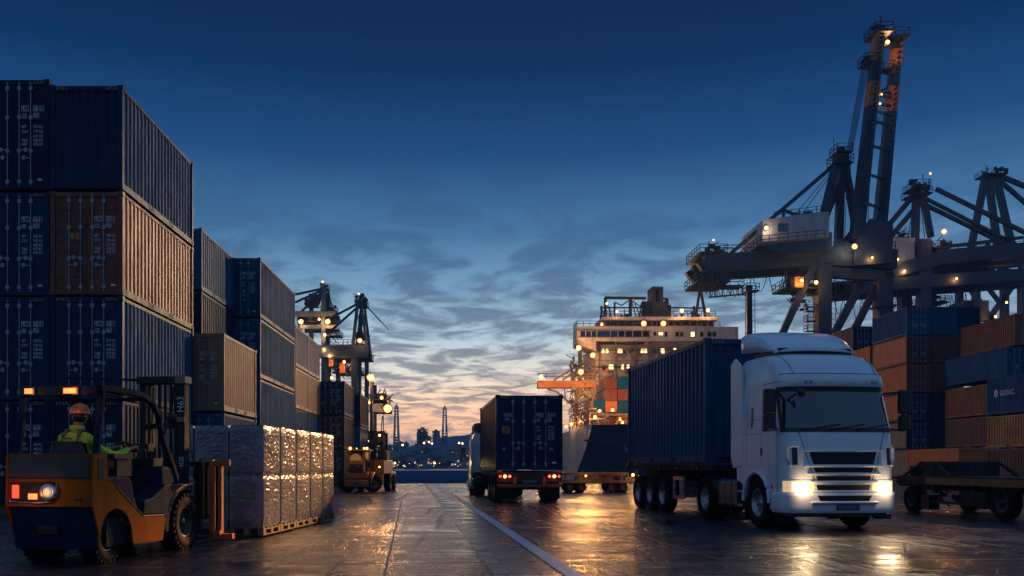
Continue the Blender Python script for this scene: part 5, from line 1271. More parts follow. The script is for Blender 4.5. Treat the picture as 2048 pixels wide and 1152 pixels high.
# ------------------------------------------------------------------ generic crane from points in a plane
def crane_plane(label, Y, ref, beams, plats=(), rails=(), stays=(), lamps=(), houses=(), fest=(), dep=8., seed=1, mat=None):
    base = P(ref, HY, Y); base.z = 0; rnd = random.Random(seed); mat = mat or M_CRANE
    o = thing('gantry_crane', label, 'crane', base)
    def qq(px, py, dy=0.): v = P(px, py, Y) - base; v.y = dy; return v
    for nm, a, b, w, dbl in beams:
        if b[1] == 'g': b = (b[0], HY + H*F/Y)
        for dy in ((0., dep) if dbl else (dep/2,)):
            m = MB(); m.bar(qq(*a,dy), qq(*b,dy), w*Y/F, w*Y/F*(1.0 if nm != 'girder' else 1.0), up=(0,0,1)); m.build(nm, mat, o)
    for px, py, w, n in plats:
        m = MB(); c = qq(px, py, dep/2); platform(m, (c.x, c.y, c.z), w*Y/F, dep*.7, .3); clutter(m, c+Vector((0,-1,.7)), (w*Y/F*.8, dep*.5, 1.8), n, rnd, (.3,1.2)); m.build('platform', M_CRANEDK, o)
    for a, b in rails: m = MB(); m.rail(qq(*a,-.8), qq(*b,-.8), 1.3, 2., .06); m.build('railing', M_CRANEDK, o)
    for a, b in stays:
        m = MB(); m.wire([qq(*a,dep/2), qq(*b,dep/2)], .09, 4); m.build('stay_rope', M_CRANEDK, o)
    for x0, x1, y0, y1, mt in houses:
        a = qq(x0,y1); b = qq(x1,y0); m = MB(); m.box(a.x,b.x,.5,dep-.5,a.z,b.z); m.build('machinery_house', mt, o)
    if fest:
        for a, b, n, sg in fest: m = MB(); festoon(m, qq(*a,0), qq(*b,0), n, sg, .08); m.build('cable', M_CRANEDK, o)
    for L in lamps:
        px, py, r, pt = L[:4]
        lamp(o, P(px,py,Y)+Vector((0,-1.5,0)), r, L[4] if len(L) > 4 else 0, L[5] if len(L) > 5 else None, 130, point=pt)
    return o
crane_plane('grey crane with a pointed frame and lowered boom, second from the raised one', 185., 1850, [
    ('leg',(1847,480),(1847,'g'),21,True),('leg',(1879,540),(1879,'g'),19,False),
    ('a_frame',(1852,368),(1849,500),12,False),('a_frame',(1866,380),(1882,465),10,False),('a_frame',(1846,380),(1770,470),9,False),('a_frame',(1846,410),(1775,492),9,False),
    ('stay',(1872,378),(2080,480),7,True),('stay',(1872,386),(2080,492),6,False),
    ('girder',(1780,545),(1870,520),26,True),('girder',(1866,517),(2090,497),27,True),('girder',(1660,578),(2090,548),24,True),('girder',(1895,486),(2070,465),6,False)],
    plats=((1853,366,30,16),(1853,380,38,10),(1800,560,90,40),(1900,548,70,50),(1960,532,60,30),(1880,600,50,18),(1810,470,40,14),(1890,490,40,18)), rails=((( 1875,505),(2060,488)),((1665,564),(1840,555))),
    stays=(((1850,372),(1835,470)),((1858,372),(1870,470)),((1852,368),(1852,350)),((1880,390),(2060,490))),
    houses=((1786,1832,474,524,M_CRANEW),(1834,1858,488,505,M_CRANEDK)), fest=(((1780,582),(1835,580),4,4.5),((1890,590),(1945,585),4,3.5),((1668,590),(1760,588),5,5.)),
    lamps=((1880,467,.65,600,LP['crane2'],(20,30,0)),(1853,352,.2,0),(1788,522,.22,300),(1802,545,.2,300),(1905,560,.2,200)), seed=4)
crane_plane('distant grey crane with splayed legs farthest to the right', 235., 2000, [
    ('leg',(1952,500),(1952,'g'),12,True),('leg',(2046,500),(2046,'g'),12,True),('leg',(2024,560),(2024,'g'),9,False),('leg',(2060,560),(2060,'g'),9,False),
    ('a_frame',(1988,345),(1956,505),11,False),('a_frame',(1994,345),(2014,490),11,False),('a_frame',(2010,345),(2046,500),11,False),('brace',(1955,566),(2004,640),9,False),('brace',(2044,566),(1990,640),9,False),('brace',(1990,565),(2030,615),7,False),
    ('stay',(2018,342),(2090,372),8,False),('stay',(2018,352),(2090,415),7,False),('girder',(1945,520),(2100,510),16,True)],
    plats=((2000,342,44,18),(1990,500,90,20),(2000,545,90,36)), lamps=((2028,500,.7,700),(2006,607,.35,500),(1984,635,.35,500)), houses=((1930,1980,600,640,M_CRANEDK),), seed=6)
# slim mast by the quay
base = P(1498, HY, 150.); base.z = 0; o = thing('light_mast', 'slim grey mast with a small railed platform between ship and crane', 'mast', base)
m = MB(); top = P(1498,575,150.).z; m.bar((0,0,0),(0,0,top),1.15,1.15,w2=.75,h2=.75); ladder(m,(.8,-.5,1),(.6,-.5,top-1),.5); ladder(m,(-.8,-.5,1),(-.6,-.5,top-1),.3); m.build('pole', M_CRANE, o)
m = MB(); platform(m,(.4,0,top-.6),2.2,2.,.2); m.cbox((0,0,top),(1.,.9,.7)); m.build('platform', M_CRANEDK, o)
# ------------------------------------------------------------------ cranes on the left
crane_plane('left quay crane with a tall pointed tower and a lamp at portal height', 225., 700, [
    ('leg',(652,690),(652,'g'),11,False),('leg',(709,700),(709,'g'),12,True),('leg',(730,700),(730,'g'),8,False),
    ('a_frame',(716,600),(706,690),6,True),('a_frame',(722,600),(733,690),5,True),('post',(719,596),(719,690),4,False),
    ('stay',(713,601),(662,628),4,False),('stay',(711,609),(650,663),4,False),('girder',(640,704),(736,704),24,True),('girder',(655,716),(710,716),14,False),('brace',(660,742),(712,742),5,False),('brace',(680,720),(704,750),3,False),('brace',(704,720),(680,750),3,False),('leg',(672,735),(672,'g'),9,False)],
    plats=((719,598,20,18),(720,606,24,10),(721,672,22,26),(733,716,18,20),(690,692,86,24),(700,745,50,30),(675,735,24,20),(722,640,14,14)), rails=(((655,690),(704,690)),),
    stays=(((726,602),(775,655)),((726,604),(760,640)),((731,700),(735,770))),
    lamps=((721,683,.7,900,LP['lc'],(30,60,0)),(661,713,.4,900),(719,590,.2,0),(650,700,.3,500),(665,757,.35,700),(690,725,.3,600)), houses=((657,666,700,732,M_CRANEOR),(679,690,726,745,M_CRANEOR)), seed=9)
crane_plane('farther left crane lit orange, half hidden by the second left stack', 260., 640, [
    ('leg',(647,575),(647,'g'),8,True),('leg',(618,612),(618,'g'),8,False),('leg',(595,640),(595,'g'),8,False),
    ('a_frame',(645,570),(630,605),6,False),('a_frame',(652,575),(660,615),3,False),('stay',(640,572),(575,586),4,False),('stay',(640,575),(585,600),4,False),('stay',(638,580),(590,626),4,False),
    ('brace',(590,640),(660,654),4,False),('girder',(585,628),(672,628),10,True),('girder',(600,654),(672,654),7,True)],
    plats=((646,572,14,10),(619,606,24,46),(625,598,16,30),(655,618,32,26),(640,640,70,50),(660,668,40,30)), lamps=((647,566,.3,0),(604,645,.75,3000),(657,645,.8,3500),(651,671,.5,1800),(640,640,.3,900)), seed=12)
crane_plane('low far boom with railings and a bright end lamp beyond the last left stack', 150., 745, [
    ('leg',(744,765),(744,'g'),7,True),('girder',(738,816),(779,816),17,True),('brace',(746,826),(756,812),3,False),('post',(765,800),(765,828),3,False)],
    plats=((752,808,30,26),(768,806,18,14)), rails=(((742,807),(774,807)),), stays=(((740,770),(765,805)),((764,830),(764,870)),((762,830),(759,868)),((745,770),(756,806))), lamps=((777,818,.75,1800),(743,806,.3,400),(765,797,.25,0)), seed=15, dep=5.)
# flood pole beyond the stacks
base = P(741, HY, 110.); base.z = 0; o = thing('flood_mast', 'thin pole with a dazzling sodium floodlight above the last left stack', 'lamp post', base)
tp = P(741,755,110.); m = MB(); m.bar((0,.8,0),(0,.8,tp.z+.4),.45,.45,w2=.25,h2=.25); m.bar((0,.8,tp.z+.3),(0,-.2,tp.z+.5),.16); m.build('pole', M_CRANEDK, o)
lamp(o, tp, .52, LP['pole'], (42,78,9), 75, point=700)
# narrow dark tower of stacked frames beyond the yellow tractor
base = P(751, HY, 75.); base.z = 0; o = thing('straddle_carrier', 'dark straddle carrier frame standing behind the yellow tractor', 'straddle carrier', base)
m = MB(); Yc = 75.; w = 13*Yc/F; z1 = P(0,862,Yc).z
for sx in (-1,1):
    for y in (0,4.): m.bar((sx*w,y,0),(sx*w,y,z1),.28)
for z in (.9,1.8,2.6,z1-.1): m.box(-w-.1,w+.1,-.1,4.1,z-.08,z+.08)
m.box(-w,w,0,4,z1-1.2,z1-.15); clutter(m,(0,0,z1*.6),(w*1.8,1,z1*.8),18,random.Random(2),(.15,.5)); m.build('frame', M_CHASSIS, o)
for sx in (-1,1):
    for y in (.3,3.7): wheel(o, (sx*w,y,.4), .4, .25, sx, M_RIMDARK)
lamp(o, P(760,871,Yc)+Vector((0,-.4,0)), .10, 0, mat=M_SMALL, point=12); lamp(o, P(738,882,Yc)+Vector((0,-.4,0)), .06, 0, mat=M_SMALL)
# ------------------------------------------------------------------ ship
def ship():
    Yb = 150.; Yd = 178.; base = Vector((38., Yb, -2.6))
    o = thing('cargo_ship', 'big container ship with dark bow and pale lit deckhouse moored behind the trucks', 'ship', base)
    rnd = random.Random(21)
    def q(px, py, Y, dy=0.): return P(px, py, Y) + Vector((0,dy,0)) - base
    # hull: wide flared dark end in front, slab sided body behind
    zt_ = P(0,850,Yb).z + 2.6; XL = P(1182,0,Yb).x - base.x; XR = 15.5
    secs = [ # y, half shape: left x at keel, left x at deck, deck height
        (-4.,  P(1128,0,Yb).x-base.x-.2, XL+.3, zt_-.1), (-1.0, P(1128,0,Yb).x-base.x+.6, XL+.1, zt_), (1.5, XL-2.0, XL, zt_), (6., XL-.4, XL-.2, zt_+.1), (34., XL-.3, XL-.3, zt_+.1), (130., XL-.3, XL-.3, zt_+.2)]
    m = MB(); K = 10
    for (y, xk, xd, zd) in secs:
        row = []
        for k in range(K+1):
            f = k/K; e = f**.85; row.append((xk + (xd-xk)*e, y + (0 if y > -3 else 3.4*f), -1.5 + (zd+1.5)*f))
        rr = [(-(x)+ (XR+XL) + .0, yy, zz) for x, yy, zz in row]
        m.v += row + rr[::-1]
    n = 2*(K+1)
    for i in range(len(secs)-1):
        for j in range(n-1):
            m.f.append((i*n+j, i*n+j+1, (i+1)*n+j+1, (i+1)*n+j)); m.m.append(1 if (i >= 2 and (j < K)) else 0); m.sm.append(False)
        m.f.append((i*n+K, i*n+K+1, (i+1)*n+K+1, (i+1)*n+K)); m.m.append(0); m.sm.append(False)
    m.f.append(tuple(range(n))); m.m.append(0); m.sm.append(False); m.f.append(tuple(range((len(secs)-1)*n, len(secs)*n))); m.m.append(0); m.sm.append(False)
    # rubbing strakes and draught patches
    hull = m.build('hull', [M_HULL, M_HULLSIDE], o)
    m = MB()
    for px, py in ((1178,881),(1206,884),(1219,883)): c = q(px,py,Yb-3.0); m.cbox(c,(1.6,.3,.35))
    m.build('fairlead', M_CRANEDK, hull)
    m = MB(); c = q(1262,893,Yb-4.0,-.6)
    for pts in ([(0,0,2.6),(0,0,-1.6)],[(-1.9,0,.5),(-1.6,0,-.9),(0,0,-1.9),(1.6,0,-.9),(1.9,0,.5)],[(-.9,0,2.2),(.9,0,2.2)],[(0,-.2,-1.8),(.8,-.2,-4.5),(1.4,-.2,-8.)]): m.wire([c+Vector(p)*.62 for p in pts], .16, 6)
    m.build('anchor', C_TAN, o)
    # fore deck: bulwark posts, rails, gear, the stepped side gallery
    dk = P(0,850,Yb).z
    m = MB(); zd = dk+2.6
    for yy in (0,): m.rail((XL,1.5,zd),(XR,1.5,zd),2.3,3.2,.10); m.rail((XL,1.5,zd),(XL,30,zd-.2),3.4,3.4,.11); m.rail((XL-.2,1.5,zd+3.4),(XL-.2,30,zd+3.6),1.2,3.4,.08)
    m.build('deck_rail', C_TAN, o)
    m = MB(); clutter(m,(XL+10,5,zd+.7),(18,4,1.4),44,rnd,(.4,1.2)); clutter(m,(XL+1.5,16,zd+1.2),(2.4,24,2.2),46,rnd,(.4,1.5)); m.build('deck_gear', C_GREY, o)
    m = MB(); m.box(XL+.6,XR,12.4,13.,zd+2.4,zd+2.8); m.box(XL+.3,XL+2.5,10,30,zd+3.4,zd+3.7)
    for k in range(9): x = XL+.8+k*4.; m.box(x-.18,x+.18,12.2,12.6,zd-.2,zd+2.6)
    m.build('hatch_deck', C_TAN, o)
    # deckhouse
    X0 = P(1190,0,Yd).x-base.x; X1 = P(1447,0,Yd).x-base.x; y0 = Yd-Yb
    Z = lambda py, Y=Yd: P(0,py,Y).z+2.6
    m = MB(); m.box(X0,X1,y0,y0+16,zd-.5,Z(690)); m.box(P(1290,0,Yd).x-base.x,X1,y0+.02,y0+16,Z(690),Z(654)); m.box(X1,X1+2.2,y0+3,y0+14,zd,Z(660))
    dh = m.build('deckhouse', M_SHIPW, o)
    m = MB()
    for py in (683,720,752): m.box(X0-.05,X1+.05,y0-.10,y0-.02,Z(py)-.10,Z(py)+.06)
    for _ in range(26): px = rnd.uniform(1200,1440); py = rnd.uniform(676,690); c = q(px,py,Yd); m.cbox((c.x,y0-.1,c.z),(rnd.uniform(.15,.5),.2,.25))
    m.build('deck_line', C_GREY, dh)
    m = MB()
    for py in (690,722,755): m.rail((X0,y0-1.0,Z(py)-1.1),(X1,y0-1.0,Z(py)-1.1),1.0,1.3,.035); m.box(X0,X1,y0-1.1,y0-.02,Z(py)-1.2,Z(py)-1.08)
    for px in (1198,1231,1271,1297,1335): c = q(px,700,Yd); m.tube((c.x,y0-.25,Z(760)),(c.x,y0-.25,Z(684)),.10,6)
    ladder(m,(q(1265,0,Yd).x,y0-.3,Z(752)),(q(1265,0,Yd).x,y0-.3,Z(690)),.6)
    for px, py in ((1229,709),(1253,742),(1269,708),(1296,742),(1318,709),(1340,700)): c = q(px,py,Yd); m.cbox((c.x,y0-.3,c.z),(.7,.5,1.0))
    m.build('gallery_rail', C_GREY, dh)
    m = MB()
    for px, py in ((1234,712),(1276,711),(1213,742)): c = q(px,py,Yd); m.lathe([(.30,-.08),(.48,-.1),(.48,.1),(.30,.08)],(c.x,y0-1.15,c.z),'y',12)
    m.build('life_ring', C_ORANGE, dh)
    # bridge wing, with its window band and sloped soffit
    xw = P(1152,0,Yd).x-base.x; m = MB()
    pp = [(xw,Z(690)),(xw,Z(655)),(X1+2.6,Z(656)),(X1+2.6,Z(684)),(X0,Z(684)),(X0,Z(704))]
    m.prism(pp, y0-1.6, y0+5, 'y'); bw = m.build('bridge_wing', M_SHIPW, o)
    m = MB(); k = 0
    edges = [1158,1169,1180,1191,1218,1233,1247,1262,1281,1296]
    for a, b in zip(edges, edges[1:]):
        A = q(a+1,676,Yd); B = q(b-1,665,Yd); mm = MB(); mm.box(A.x,B.x,y0-1.66,y0-1.58,A.z,B.z); mm.build('window', M_GLASS, bw)
    m.box(xw-.1,P(1300,0,Yd).x-base.x,y0-1.75,y0-1.6,Z(677.5),Z(676.3)); m.box(xw-.1,P(1300,0,Yd).x-base.x,y0-1.75,y0-1.6,Z(664.6),Z(663)); m.build('window_ledge', C_GREY, bw)
    m = MB(); m.rail((xw,y0-1.5,Z(655)),(X0+8,y0-1.5,Z(655)),1.1,1.2,.05); m.rail((xw,y0-1.5,Z(655)),(xw,y0+4,Z(655)),1.1,1.2,.05); m.build('railing', M_CRANEDK, bw)
    # wheelhouse
    xa, xb = P(1207,0,Yd).x-base.x, P(1430,0,Yd).x-base.x; m = MB()
    m.box(xa,xb,y0+.5,y0+9,Z(655),Z(651)); m.box(xa-.4,xb+.6,y0-.3,y0+9.5,Z(640.5),Z(634)); m.box(xa+.5,xb-.3,y0+1.2,y0+8.6,Z(651),Z(640.5))
    wh = m.build('wheelhouse', M_SHIPW, o)
    ed = [1213,1221,1236,1252,1268,1272,1290,1304,1316,1338,1349,1364,1381,1396,1404,1416,1427]
    for a, b in zip(ed, ed[1:]):
        A = q(a+.8,652,Yd); B = q(b-.8,641,Yd); mm = MB(); mm.box(A.x,B.x,y0+1.10,y0+1.22,A.z,B.z); mm.build('window', M_GLASS, wh)
    m = MB()
    for a in ed: c = q(a,646,Yd); m.box(c.x-.16,c.x+.16,y0+.3,y0+1.3,Z(655),Z(640.5))
    m.build('mullion', C_TAN, wh)
    m = MB(); m.rail((xa,y0-.2,Z(634)),(xb,y0-.2,Z(634)),1.2,1.4,.06); m.build('railing', M_CRANEDK, wh); m = MB(); m.rail((xa,y0-.2,Z(655)),(xb+1,y0-.2,Z(655)),1.1,1.6,.05); m.build('railing', M_CRANEDK, wh); m = MB(); clutter(m,((xa+xb)/2,y0+3,Z(631)),(xb-xa,4,1.4),40,rnd,(.3,1.1)); m.build('roof_gear', M_CRANEDK, wh)
    # windows of the house
    for px, py, w, h, lit in ((1206,702,5,8,1),(1214,702,5,8,1),(1240,702,9,8,1),(1248,703,4,7,0),(1261,702,6,8,0),(1284,702,5,8,1),(1291,702,5,8,1),(1308,702,6,8,0),(1325,702,7,9,1),(1349,699,6,5,1),(1357,700,5,5,0),
        (1208,735,6,9,0),(1222,734,9,9,1),(1245,734,5,9,1),(1256,734,5,9,1),(1283,734,9,8,1),(1310,735,6,8,0),(1306,670,4,6,0),(1318,670,8,5,1),(1328,671,4,9,0),(1350,671,6,8,0),(1359,671,4,8,0),(1381,671,7,9,1),(1399,671,5,8,0),(1414,671,7,8,0),(1424,671,5,8,0)):
        A = q(px-w/2,py+h/2,Yd); B = q(px+w/2,py-h/2,Yd); yy = y0-.06 if py > 690 else y0-1.66
        f = MB(); f.box(A.x-.12,B.x+.12,yy-.03,yy+.05,A.z-.12,B.z+.12); wf = f.build('window', C_GREY, dh)
        g = MB(); g.box(A.x,B.x,yy-.06,yy-.028,A.z,B.z); g.build('pane', M_WARMWIN if lit else M_GLASS, wf)
    # frames, posts and funnel on top
    m = MB(); ym = 4.
    def pq(px,py): v = q(px,py,Yd); v.y = y0+ym; return v
    for px, a, b, w in ((1209,605,655,.45),(1217,588,655,.55),(1268,588,655,.62),(1236,598,634,.35),(1345,590,612,.28),(1350,603,634,.28),(1256,612,634,.2),(1226,606,634,.2)): m.bar(pq(px,a),pq(px,b),w)
    m.bar(pq(1216,588),pq(1300,589),.55); m.bar(pq(1330,589),pq(1346,591),.4); m.bar(pq(1208,608),pq(1300,608.5),.28); m.bar(pq(1335,608),pq(1415,609),.28)
    for a, b in (((1218,592),(1232,634)),((1270,592),(1282,634)),((1236,597),(1250,604)),((1250,604),(1264,594)),((1272,594),(1288,606)),((1288,606),(1296,594)),((1290,600),(1286,634)),((1277,600),(1290,630)),((1400,608),(1412,634)),((1390,634),(1400,612))): m.wire([pq(*a),pq(*b)],.13,5)
    m.bar(pq(1411,566),pq(1401,634),.5); m.bar(pq(1411,566),pq(1423,634),.5); m.bar(pq(1398,605),pq(1398,634),.4); m.bar(pq(1423,610),pq(1438,655),.16)
    m.build('mast', flat('mast_brown',(.10,.055,.04),.6), o)
    m = MB()
    a = pq(1309,0).x; bq = pq(1332,0).x; yy = y0+ym
    m.box(a,bq+.9,yy-1.5,yy+3,Z(634),Z(598)); m.box(a,a+.8,yy-1.5,yy+3,Z(598),Z(572)); m.box(bq-.8,bq-.0,yy-1.5,yy+3,Z(598),Z(572)); m.box(a,bq,yy-1.5,yy+3,Z(574.5),Z(568))
    m.box(pq(1297,0).x,a,yy-1,yy+2.5,Z(634),Z(597)); m.box(bq+.9,pq(1347,0).x,yy-.6,yy+2,Z(634),Z(604))
    m.bar(pq(1314,580),pq(1326,594),.2); m.bar(pq(1326,580),pq(1314,594),.2); m.bar(pq(1320,574),pq(1320,598),.3)
    for px in (1294,1300,1304,1337,1341): m.tube(pq(px,rnd.uniform(592,604)),pq(px,634),.35,6)
    m.build('funnel', flat('funnel_brown',(.055,.038,.034),.6), o)
    # side crane with orange jib
    Yc = 166.; m = MB()
    def cq(px,py,dy=0.): v = P(px,py,Yc)-base; v.y += dy; return v
    m.box(cq(1075,0).x,cq(1160,0).x,Yc-Yb-.8,Yc-Yb+1.6,cq(0,776).z,cq(0,762).z); m.prism([(cq(1160,0).x,cq(0,776).z),(cq(1160,0).x,cq(0,760).z),(cq(1192,0).x,cq(0,760).z),(cq(1192,0).x,cq(0,774).z)],Yc-Yb-.8,Yc-Yb+1.6,'y'); jb = m.build('crane_jib', M_CRANEOR, o)
    m = MB(); m.rail(cq(1076,760,-.8),cq(1190,760,-.8),1.2,1.5,.07)
    for a, b, w in (((1108,760),(1150,735),.35),((1125,760),(1156,740),.35),((1160,700),(1160,790),.7),((1172,710),(1172,830),.7),((1185,720),(1185,840),.8),((1150,735),(1188,718),.5),((1145,750),(1190,742),.4),((1148,772),(1190,800),.4),((1188,772),(1152,800),.4),((1095,778),(1115,784),.3),((1115,784),(1140,806),.3),((1140,806),(1152,815),.4),((1152,776),(1152,845),.5),((1140,728),(1148,760),.5)): m.bar(cq(*a),cq(*b),w)
    for y in (735,750,790,805,820): m.box(cq(1148,0).x,cq(1190,0).x,Yc-Yb-.6,Yc-Yb+1.2,cq(0,y+1).z,cq(0,y-1).z)
    clutter(m, cq(1168,750), (5,2,7), 46, rnd, (.3,1.1)); clutter(m, cq(1165,800), (4.5,2,6), 40, rnd, (.3,1.1)); festoon(m, cq(1128,778,-.5), cq(1185,778,-.5), 4, 3., .1)
    m.build('crane_post', C_TAN, o)
    # lamps
    W = lambda px,py,Y,dy=0.: P(px,py,Y)+Vector((0,dy,0))
    for px, py in ((1285,649),(1324,649)): lamp(o, W(px,py,Yd,-1.2), .66, LP['ship'], (0,24,3), 130, point=220, off=(0,-1.2,-.2))
    for px, py, Y, r, pt in ((1156,697,176,.55,2600),(1184,712,174,.62,3200),(1081,755,164.,.5,1700),(1160,745,163.,.62,2600),(1361,623,178,.42,900),(1413,622,178,.4,900),(1212,609,178,.22,0),(1232,625,178,.2,300),(1202,650,178,.28,200)): lamp(o, W(px,py,Y,-1.), r, LP['side'] if px in (1160,1184) else 0, (-4.5,19,1), 24, point=pt*.6)
    for px, py, Y, r, pt in ((1190,834,151,.34,420),(1240,838,152,.32,350),(1225,820,156,.25,260),(1161,841,166,.32,420),(1173,840,160,.28,300),(1143,848,172,.3,420),(1132,853,176,.28,300),(1199,822,155,.24,260),(1245,845,152,.2,150),(1261,838,152,.22,200)): lamp(o, W(px,py,Y,0), r, 0, point=pt, mat=M_SMALL)
    for px, py, Y, e in ((1199,822,155,3200),(1245,838,153,3000),(1300,838,153,3000)):
        p = P(px,py,Y) - base; light('SPOT', p + Vector((0,.8,.6)), e, (1,.55,.24), .5, P(px+20,700,Yd) - base, R(95), o)
    # dark bow face carries a little rust; containers stand on the hatch
    rows = [(1211,24,[C_RUST,C_RUST,C_ORANGE]),(1235.5,25,[C_BLUE2,C_RUST,C_BLUE2,C_ORANGE]),(1260.5,25,[C_MAROON,C_RUST,C_MAROON,C_RUST]),(1285,25,[C_BLUE,C_RUST,C_BLUE]),(1309,25,[C_RUST,C_BLUE,C_RUST])]
    Yk = 165.; ys = [754,777.8,801.8,825.5,848.]
    nm = {C_RUST:'rust red',C_ORANGE:'orange',C_BLUE2:'blue',C_MAROON:'maroon',C_BLUE:'navy'}
    for i, (px, w, cl) in enumerate(rows[:4]):
        for j, c in enumerate(cl):
            a = P(px,ys[j+1],Yk); t = P(px,ys[j],Yk)
            oo = container('%s container on ship deck, %s of its column, %s column from side crane' % (nm[c], ('top','second','third','bottom')[j], ('first','second','third','fourth')[i]), a.x, Yk, a.z+.03, w*Yk/F-.06, t.z-a.z-.05, 10.8, c, 'door', None, 'containers on the ship deck', det=0)
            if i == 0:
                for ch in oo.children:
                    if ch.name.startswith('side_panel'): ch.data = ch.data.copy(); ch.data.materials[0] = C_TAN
    a = P(1188,823,Yk); container('low blue container on the ship deck nearest the side crane', a.x, Yk, a.z+.03, 2.2, 2.2, 10.8, C_BLUE2, 'door', None, 'containers on the ship deck', det=0)
    return o
ship()
# ------------------------------------------------------------------ platform trailer by the quay
o = thing('platform_trailer', 'low rusty platform trailer parked on the quay in front of the bow', 'trailer', (6.55,42.,0)); m = MB()
for z in (.50,.92): m.box(-1.75,1.55,0,1.9,z-.05,z+.05)
m.box(-1.75,1.55,-.06,.06,.46,.60); m.box(-1.6,1.4,-.05,.05,.84,.98); m.box(-.9,.8,.1,1.2,.55,.8); m.box(1.35,1.75,-.1,1.5,.5,.75)
for x in (-1.6,-.9,-.2,.5,1.2,1.5): m.box(x-.04,x+.04,-.03,.03,.5,.95)
m.build('bed', paint('bed_rust',(.16,.07,.02),.45,.6,.7), o)
m = MB(); clutter(m,(0,.3,.68),(3.,.5,.25),22,random.Random(8),(.06,.25)); m.box(1.5,2.1,.0,.6,.5,.66); m.bar((-1.75,.3,.7),(-2.3,.3,.45),.10); m.build('gear', C_TAN, o)
for x in (-1.35,-.78,.70,1.28): wheel(o,(x,.15,.24),.24,.20,1,M_RIMDARK,rot=R(-70)); wheel(o,(x,1.7,.24),.24,.20,1,M_RIMDARK,rot=R(-70))
for x, z in ((1.72,.86),(-.6,.82),(2.0,.78)): lamp(o, Vector((6.55+x,41.85,z)), .07 if x == 1.72 else .045, LP['work'] if x == 1.72 else 0, (-3.4,17.5,1.1), 25, mat=M_SMALL, point=14, name='marker_lamp', off=(0,-2.,0))
# ------------------------------------------------------------------ flatbed trailer at the right edge
o = thing('flatbed_trailer', 'dark rusty flatbed trailer at the right edge beside the white lorry', 'trailer', (13.75,19.0,0)); m = MB()
m.box(-.95,-.80,-1.5,6.2,.78,1.0); m.box(.80,.95,-1.5,6.2,.78,1.0); m.box(-.35,-.2,-1.5,6.6,.62,.95); m.box(.2,.35,-1.5,6.6,.62,.95)
for k in range(12): y = -1.3+.66*k; m.box(-.93,.93,y-.05,y+.05,.74,.9)
m.box(-.92,.92,-1.5,6.2,.975,1.02); fb = m.build('bed', M_CHASSIS, o)
m = MB(); m.box(-.965,-.952,-1.5,4.6,.80,.98); m.build('side_rave', paint('rave_rust',(.20,.07,.03),.4,.6,.7), fb)
m = MB(); m.box(-.9,.9,4.3,4.9,1.02,1.42)
for x in (-.9,.9): m.bar((x,5.9,1.0),(x,4.9,1.40),.07); m.bar((x,4.3,1.40),(x,3.5,1.02),.07); m.bar((x,5.9,.95),(x,6.6,.95),.07)
m.box(-.92,.92,5.4,5.5,1.02,1.3); m.box(-.9,-.5,4.2,6.2,.72,.82); m.build('headboard', M_CHASSIS, o)
m = MB()
for y in (2.6,4.1): m.bar((-.82,y,.3),(-.82,y,.9),.06)
m.bar((-.85,1.9,.32),(-.85,4.6,.32),.07); m.box(-.84,-.4,2.0,3.2,.38,.66); m.bar((-.84,4.6,.3),(-.84,5.2,.9),.06); clutter(m,(-.7,4.,.55),(.3,1.6,.4),14,random.Random(4),(.06,.22)); m.build('underframe', M_CHASSIS, o)
for sx in (-1,1):
    for y, r in ((1.35,.44),(-.15,.44),(5.5,.36)): wheel(o,(sx*.80,y,r),r,.30,sx,M_RIMDARK)
    m = MB(); m.box(sx*.78-.15,sx*.78+.15,4.5,4.9,.1,.5); m.build('landing_leg', M_CHASSIS, o)
m = MB(); m.tube((-.45,.3,1.06),(.4,.5,1.06),.09,8); m.box(-.8,-.3,-.9,.1,1.02,1.16); m.tube((-.7,-.4,1.2),(-.7,.3,1.22),.07,8); m.build('coiled_strap', C_MAROON, o)
# ------------------------------------------------------------------ yellow terminal tractor, facing the camera
o = thing('terminal_tractor', 'yellow terminal tractor with cab lamps on parked at the left of the lane', 'tractor', (-5.22,41.6,0), R(-4)); m = MB()
m.box(-.66,.46,.0,1.1,.36,.98); m.box(-.66,.60,.25,3.6,.40,1.0); bd = m.build('body', M_TTORANGE, o, .04)
m = MB(); m.box(-.50,.30,-.03,.3,.98,1.58); hd_ = m.build('hood', M_TTORANGE, o, .03)
m = MB(); m.box(-.42,.22,-.045,-.028,1.02,1.38); m.build('grille', M_DARK, hd_)
m = MB(); m.box(-.08,.08,-.06,-.04,1.26,1.31); m.build('grille_badge', M_TTORANGE, hd_)
m = MB(); m.box(-.68,.50,-.14,.06,.28,.60); bp = m.build('bumper', M_TTORANGE, o, .03)
m = MB(); m.box(-.25,.15,-.155,-.138,.38,.50); m.build('number_plate', C_STEEL, bp)
m = MB(); m.box(-.62,.50,.0,.05,.62,.72); m.build('bumper_gap', M_DARK, bp)
m = MB()
for x in (-.60,-.52,.20,.46): m.bar((x,.25,1.5),(x+.02,.40,2.08),.07)
m.box(-.66,.50,.15,1.4,2.05,2.13); m.box(-.62,.48,1.25,1.35,1.0,2.05); m.box(-.62,.48,.3,1.3,.98,1.2); m.build('cab_frame', M_TTORANGE, o, .01)
m = MB(); m.add([(-.50,.27,1.52),(.18,.27,1.52),(.18,.40,2.05),(-.50,.40,2.05)],[(0,1,2,3)]); m.add([(.24,.28,1.05),(.44,.28,1.05),(.44,.40,2.05),(.24,.40,2.05)],[(0,1,2,3)]); m.add([(.50,.35,1.1),(.50,1.25,1.1),(.50,1.25,2.03),(.50,.45,2.03)],[(0,1,2,3)]); m.build('windscreen', M_GLASS, o)
m = MB(); m.box(-.40,.05,.6,1.0,1.2,1.75); m.lathe([(.16,0),(.18,.01),(.16,.02)],(-.15,.5,1.6),'y',14); m.build('seat', M_BLACK, o)
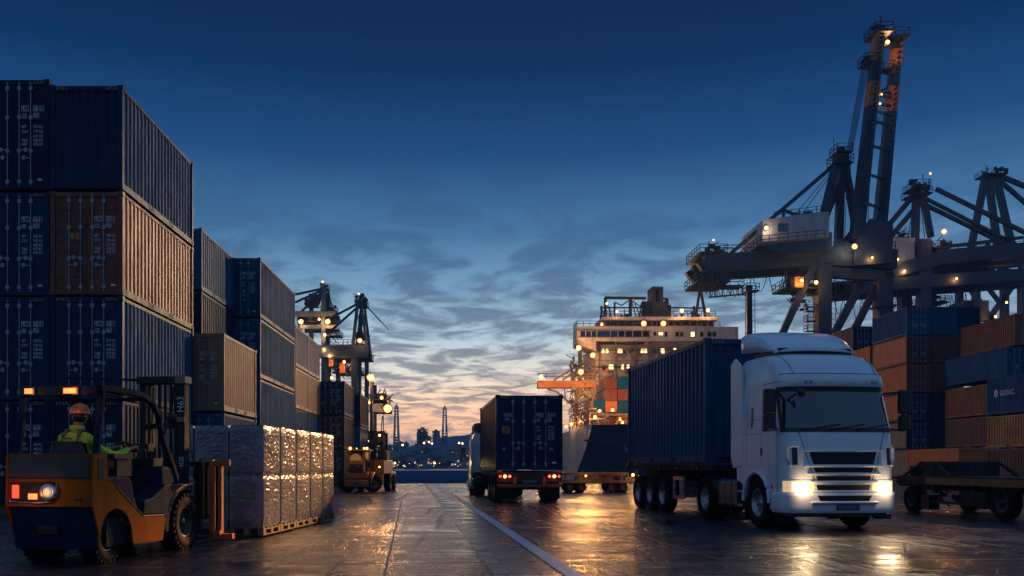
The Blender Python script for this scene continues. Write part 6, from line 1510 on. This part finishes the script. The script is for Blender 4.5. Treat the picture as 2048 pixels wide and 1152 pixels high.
m = MB(); m.box(.50,1.05,1.3,4.2,.9,1.62); m.box(.2,.95,4.2,6.,.5,1.0); m.box(.45,1.0,1.3,1.5,.55,.9); m.build('side_body', M_TTORANGE, o, .04)
m = MB()
for x in (.62,.82,1.0): m.bar((x,1.5,1.62),(x,1.5,2.25),.05); m.bar((x,3.8,1.62),(x,3.8,2.2),.05)
m.bar((.5,1.5,2.25),(1.05,1.5,2.20),.05); m.bar((.5,1.35,2.13),(1.05,1.5,1.95),.05); m.box(.6,1.0,2.,3.6,1.62,2.1); m.build('rear_frame', M_CHASSIS, o)
m = MB(); m.bar((.98,1.35,1.9),(1.16,1.3,2.02),.035); m.bar((.98,1.35,1.55),(1.14,1.3,1.6),.035); m.box(1.10,1.22,1.24,1.30,1.58,2.04); m.build('mirror', M_BLACK, o, .02)
for x, y, r in ((-.66,.55,.46),(.62,.55,.46),(.98,3.0,.44),(.92,4.9,.44),(-.5,3.2,.42)): wheel(o,(x,y,r),r,.34,1,M_RIMDARK,rot=R(-48) if y < 1 else 0)
for x in (-.66,.62):
    m = MB(); m.wire([(x+(.05 if x>0 else -.05),.55+.52*math.cos(R(d)),.46+.52*math.sin(R(d))) for d in range(10,175,16)],.05,6); m.build('mudguard', M_TTORANGE, o)
for x, rr in ((-.42,.075),(.28,.05),(.42,.055),(-.10,.025)):
    lamp(o, Vector((-5.22+x,41.6+.06-x*.07,2.16)), rr, 0, mat=M_SMALL, point=6 if rr > .04 else 0, name='cab_lamp', off=(0,-2.,0))
lamp(o, Vector((-4.35,42.6,1.25)), .035, 0, mat=M_SMALL, point=5, name='marker_lamp', off=(0,-2.,0))
# ------------------------------------------------------------------ air
def haze(density):
    t = NT('haze_air'); t.t.nodes.remove(t.b); out = [n for n in t.t.nodes if n.type == 'OUTPUT_MATERIAL'][0]
    v = t.t.nodes.new('ShaderNodeVolumePrincipled'); v.inputs['Density'].default_value = density; v.inputs['Color'].default_value = (.34,.66,1,1); v.inputs['Anisotropy'].default_value = 0.
    t.l(v.outputs[0], out.inputs['Volume'])
    m = MB(); m.box(-1000,1000,-100,1300,-8,84); tag(m.build('haze', t.mat), kind='stuff')
HAZE = 0.00036
if HAZE: haze(HAZE)
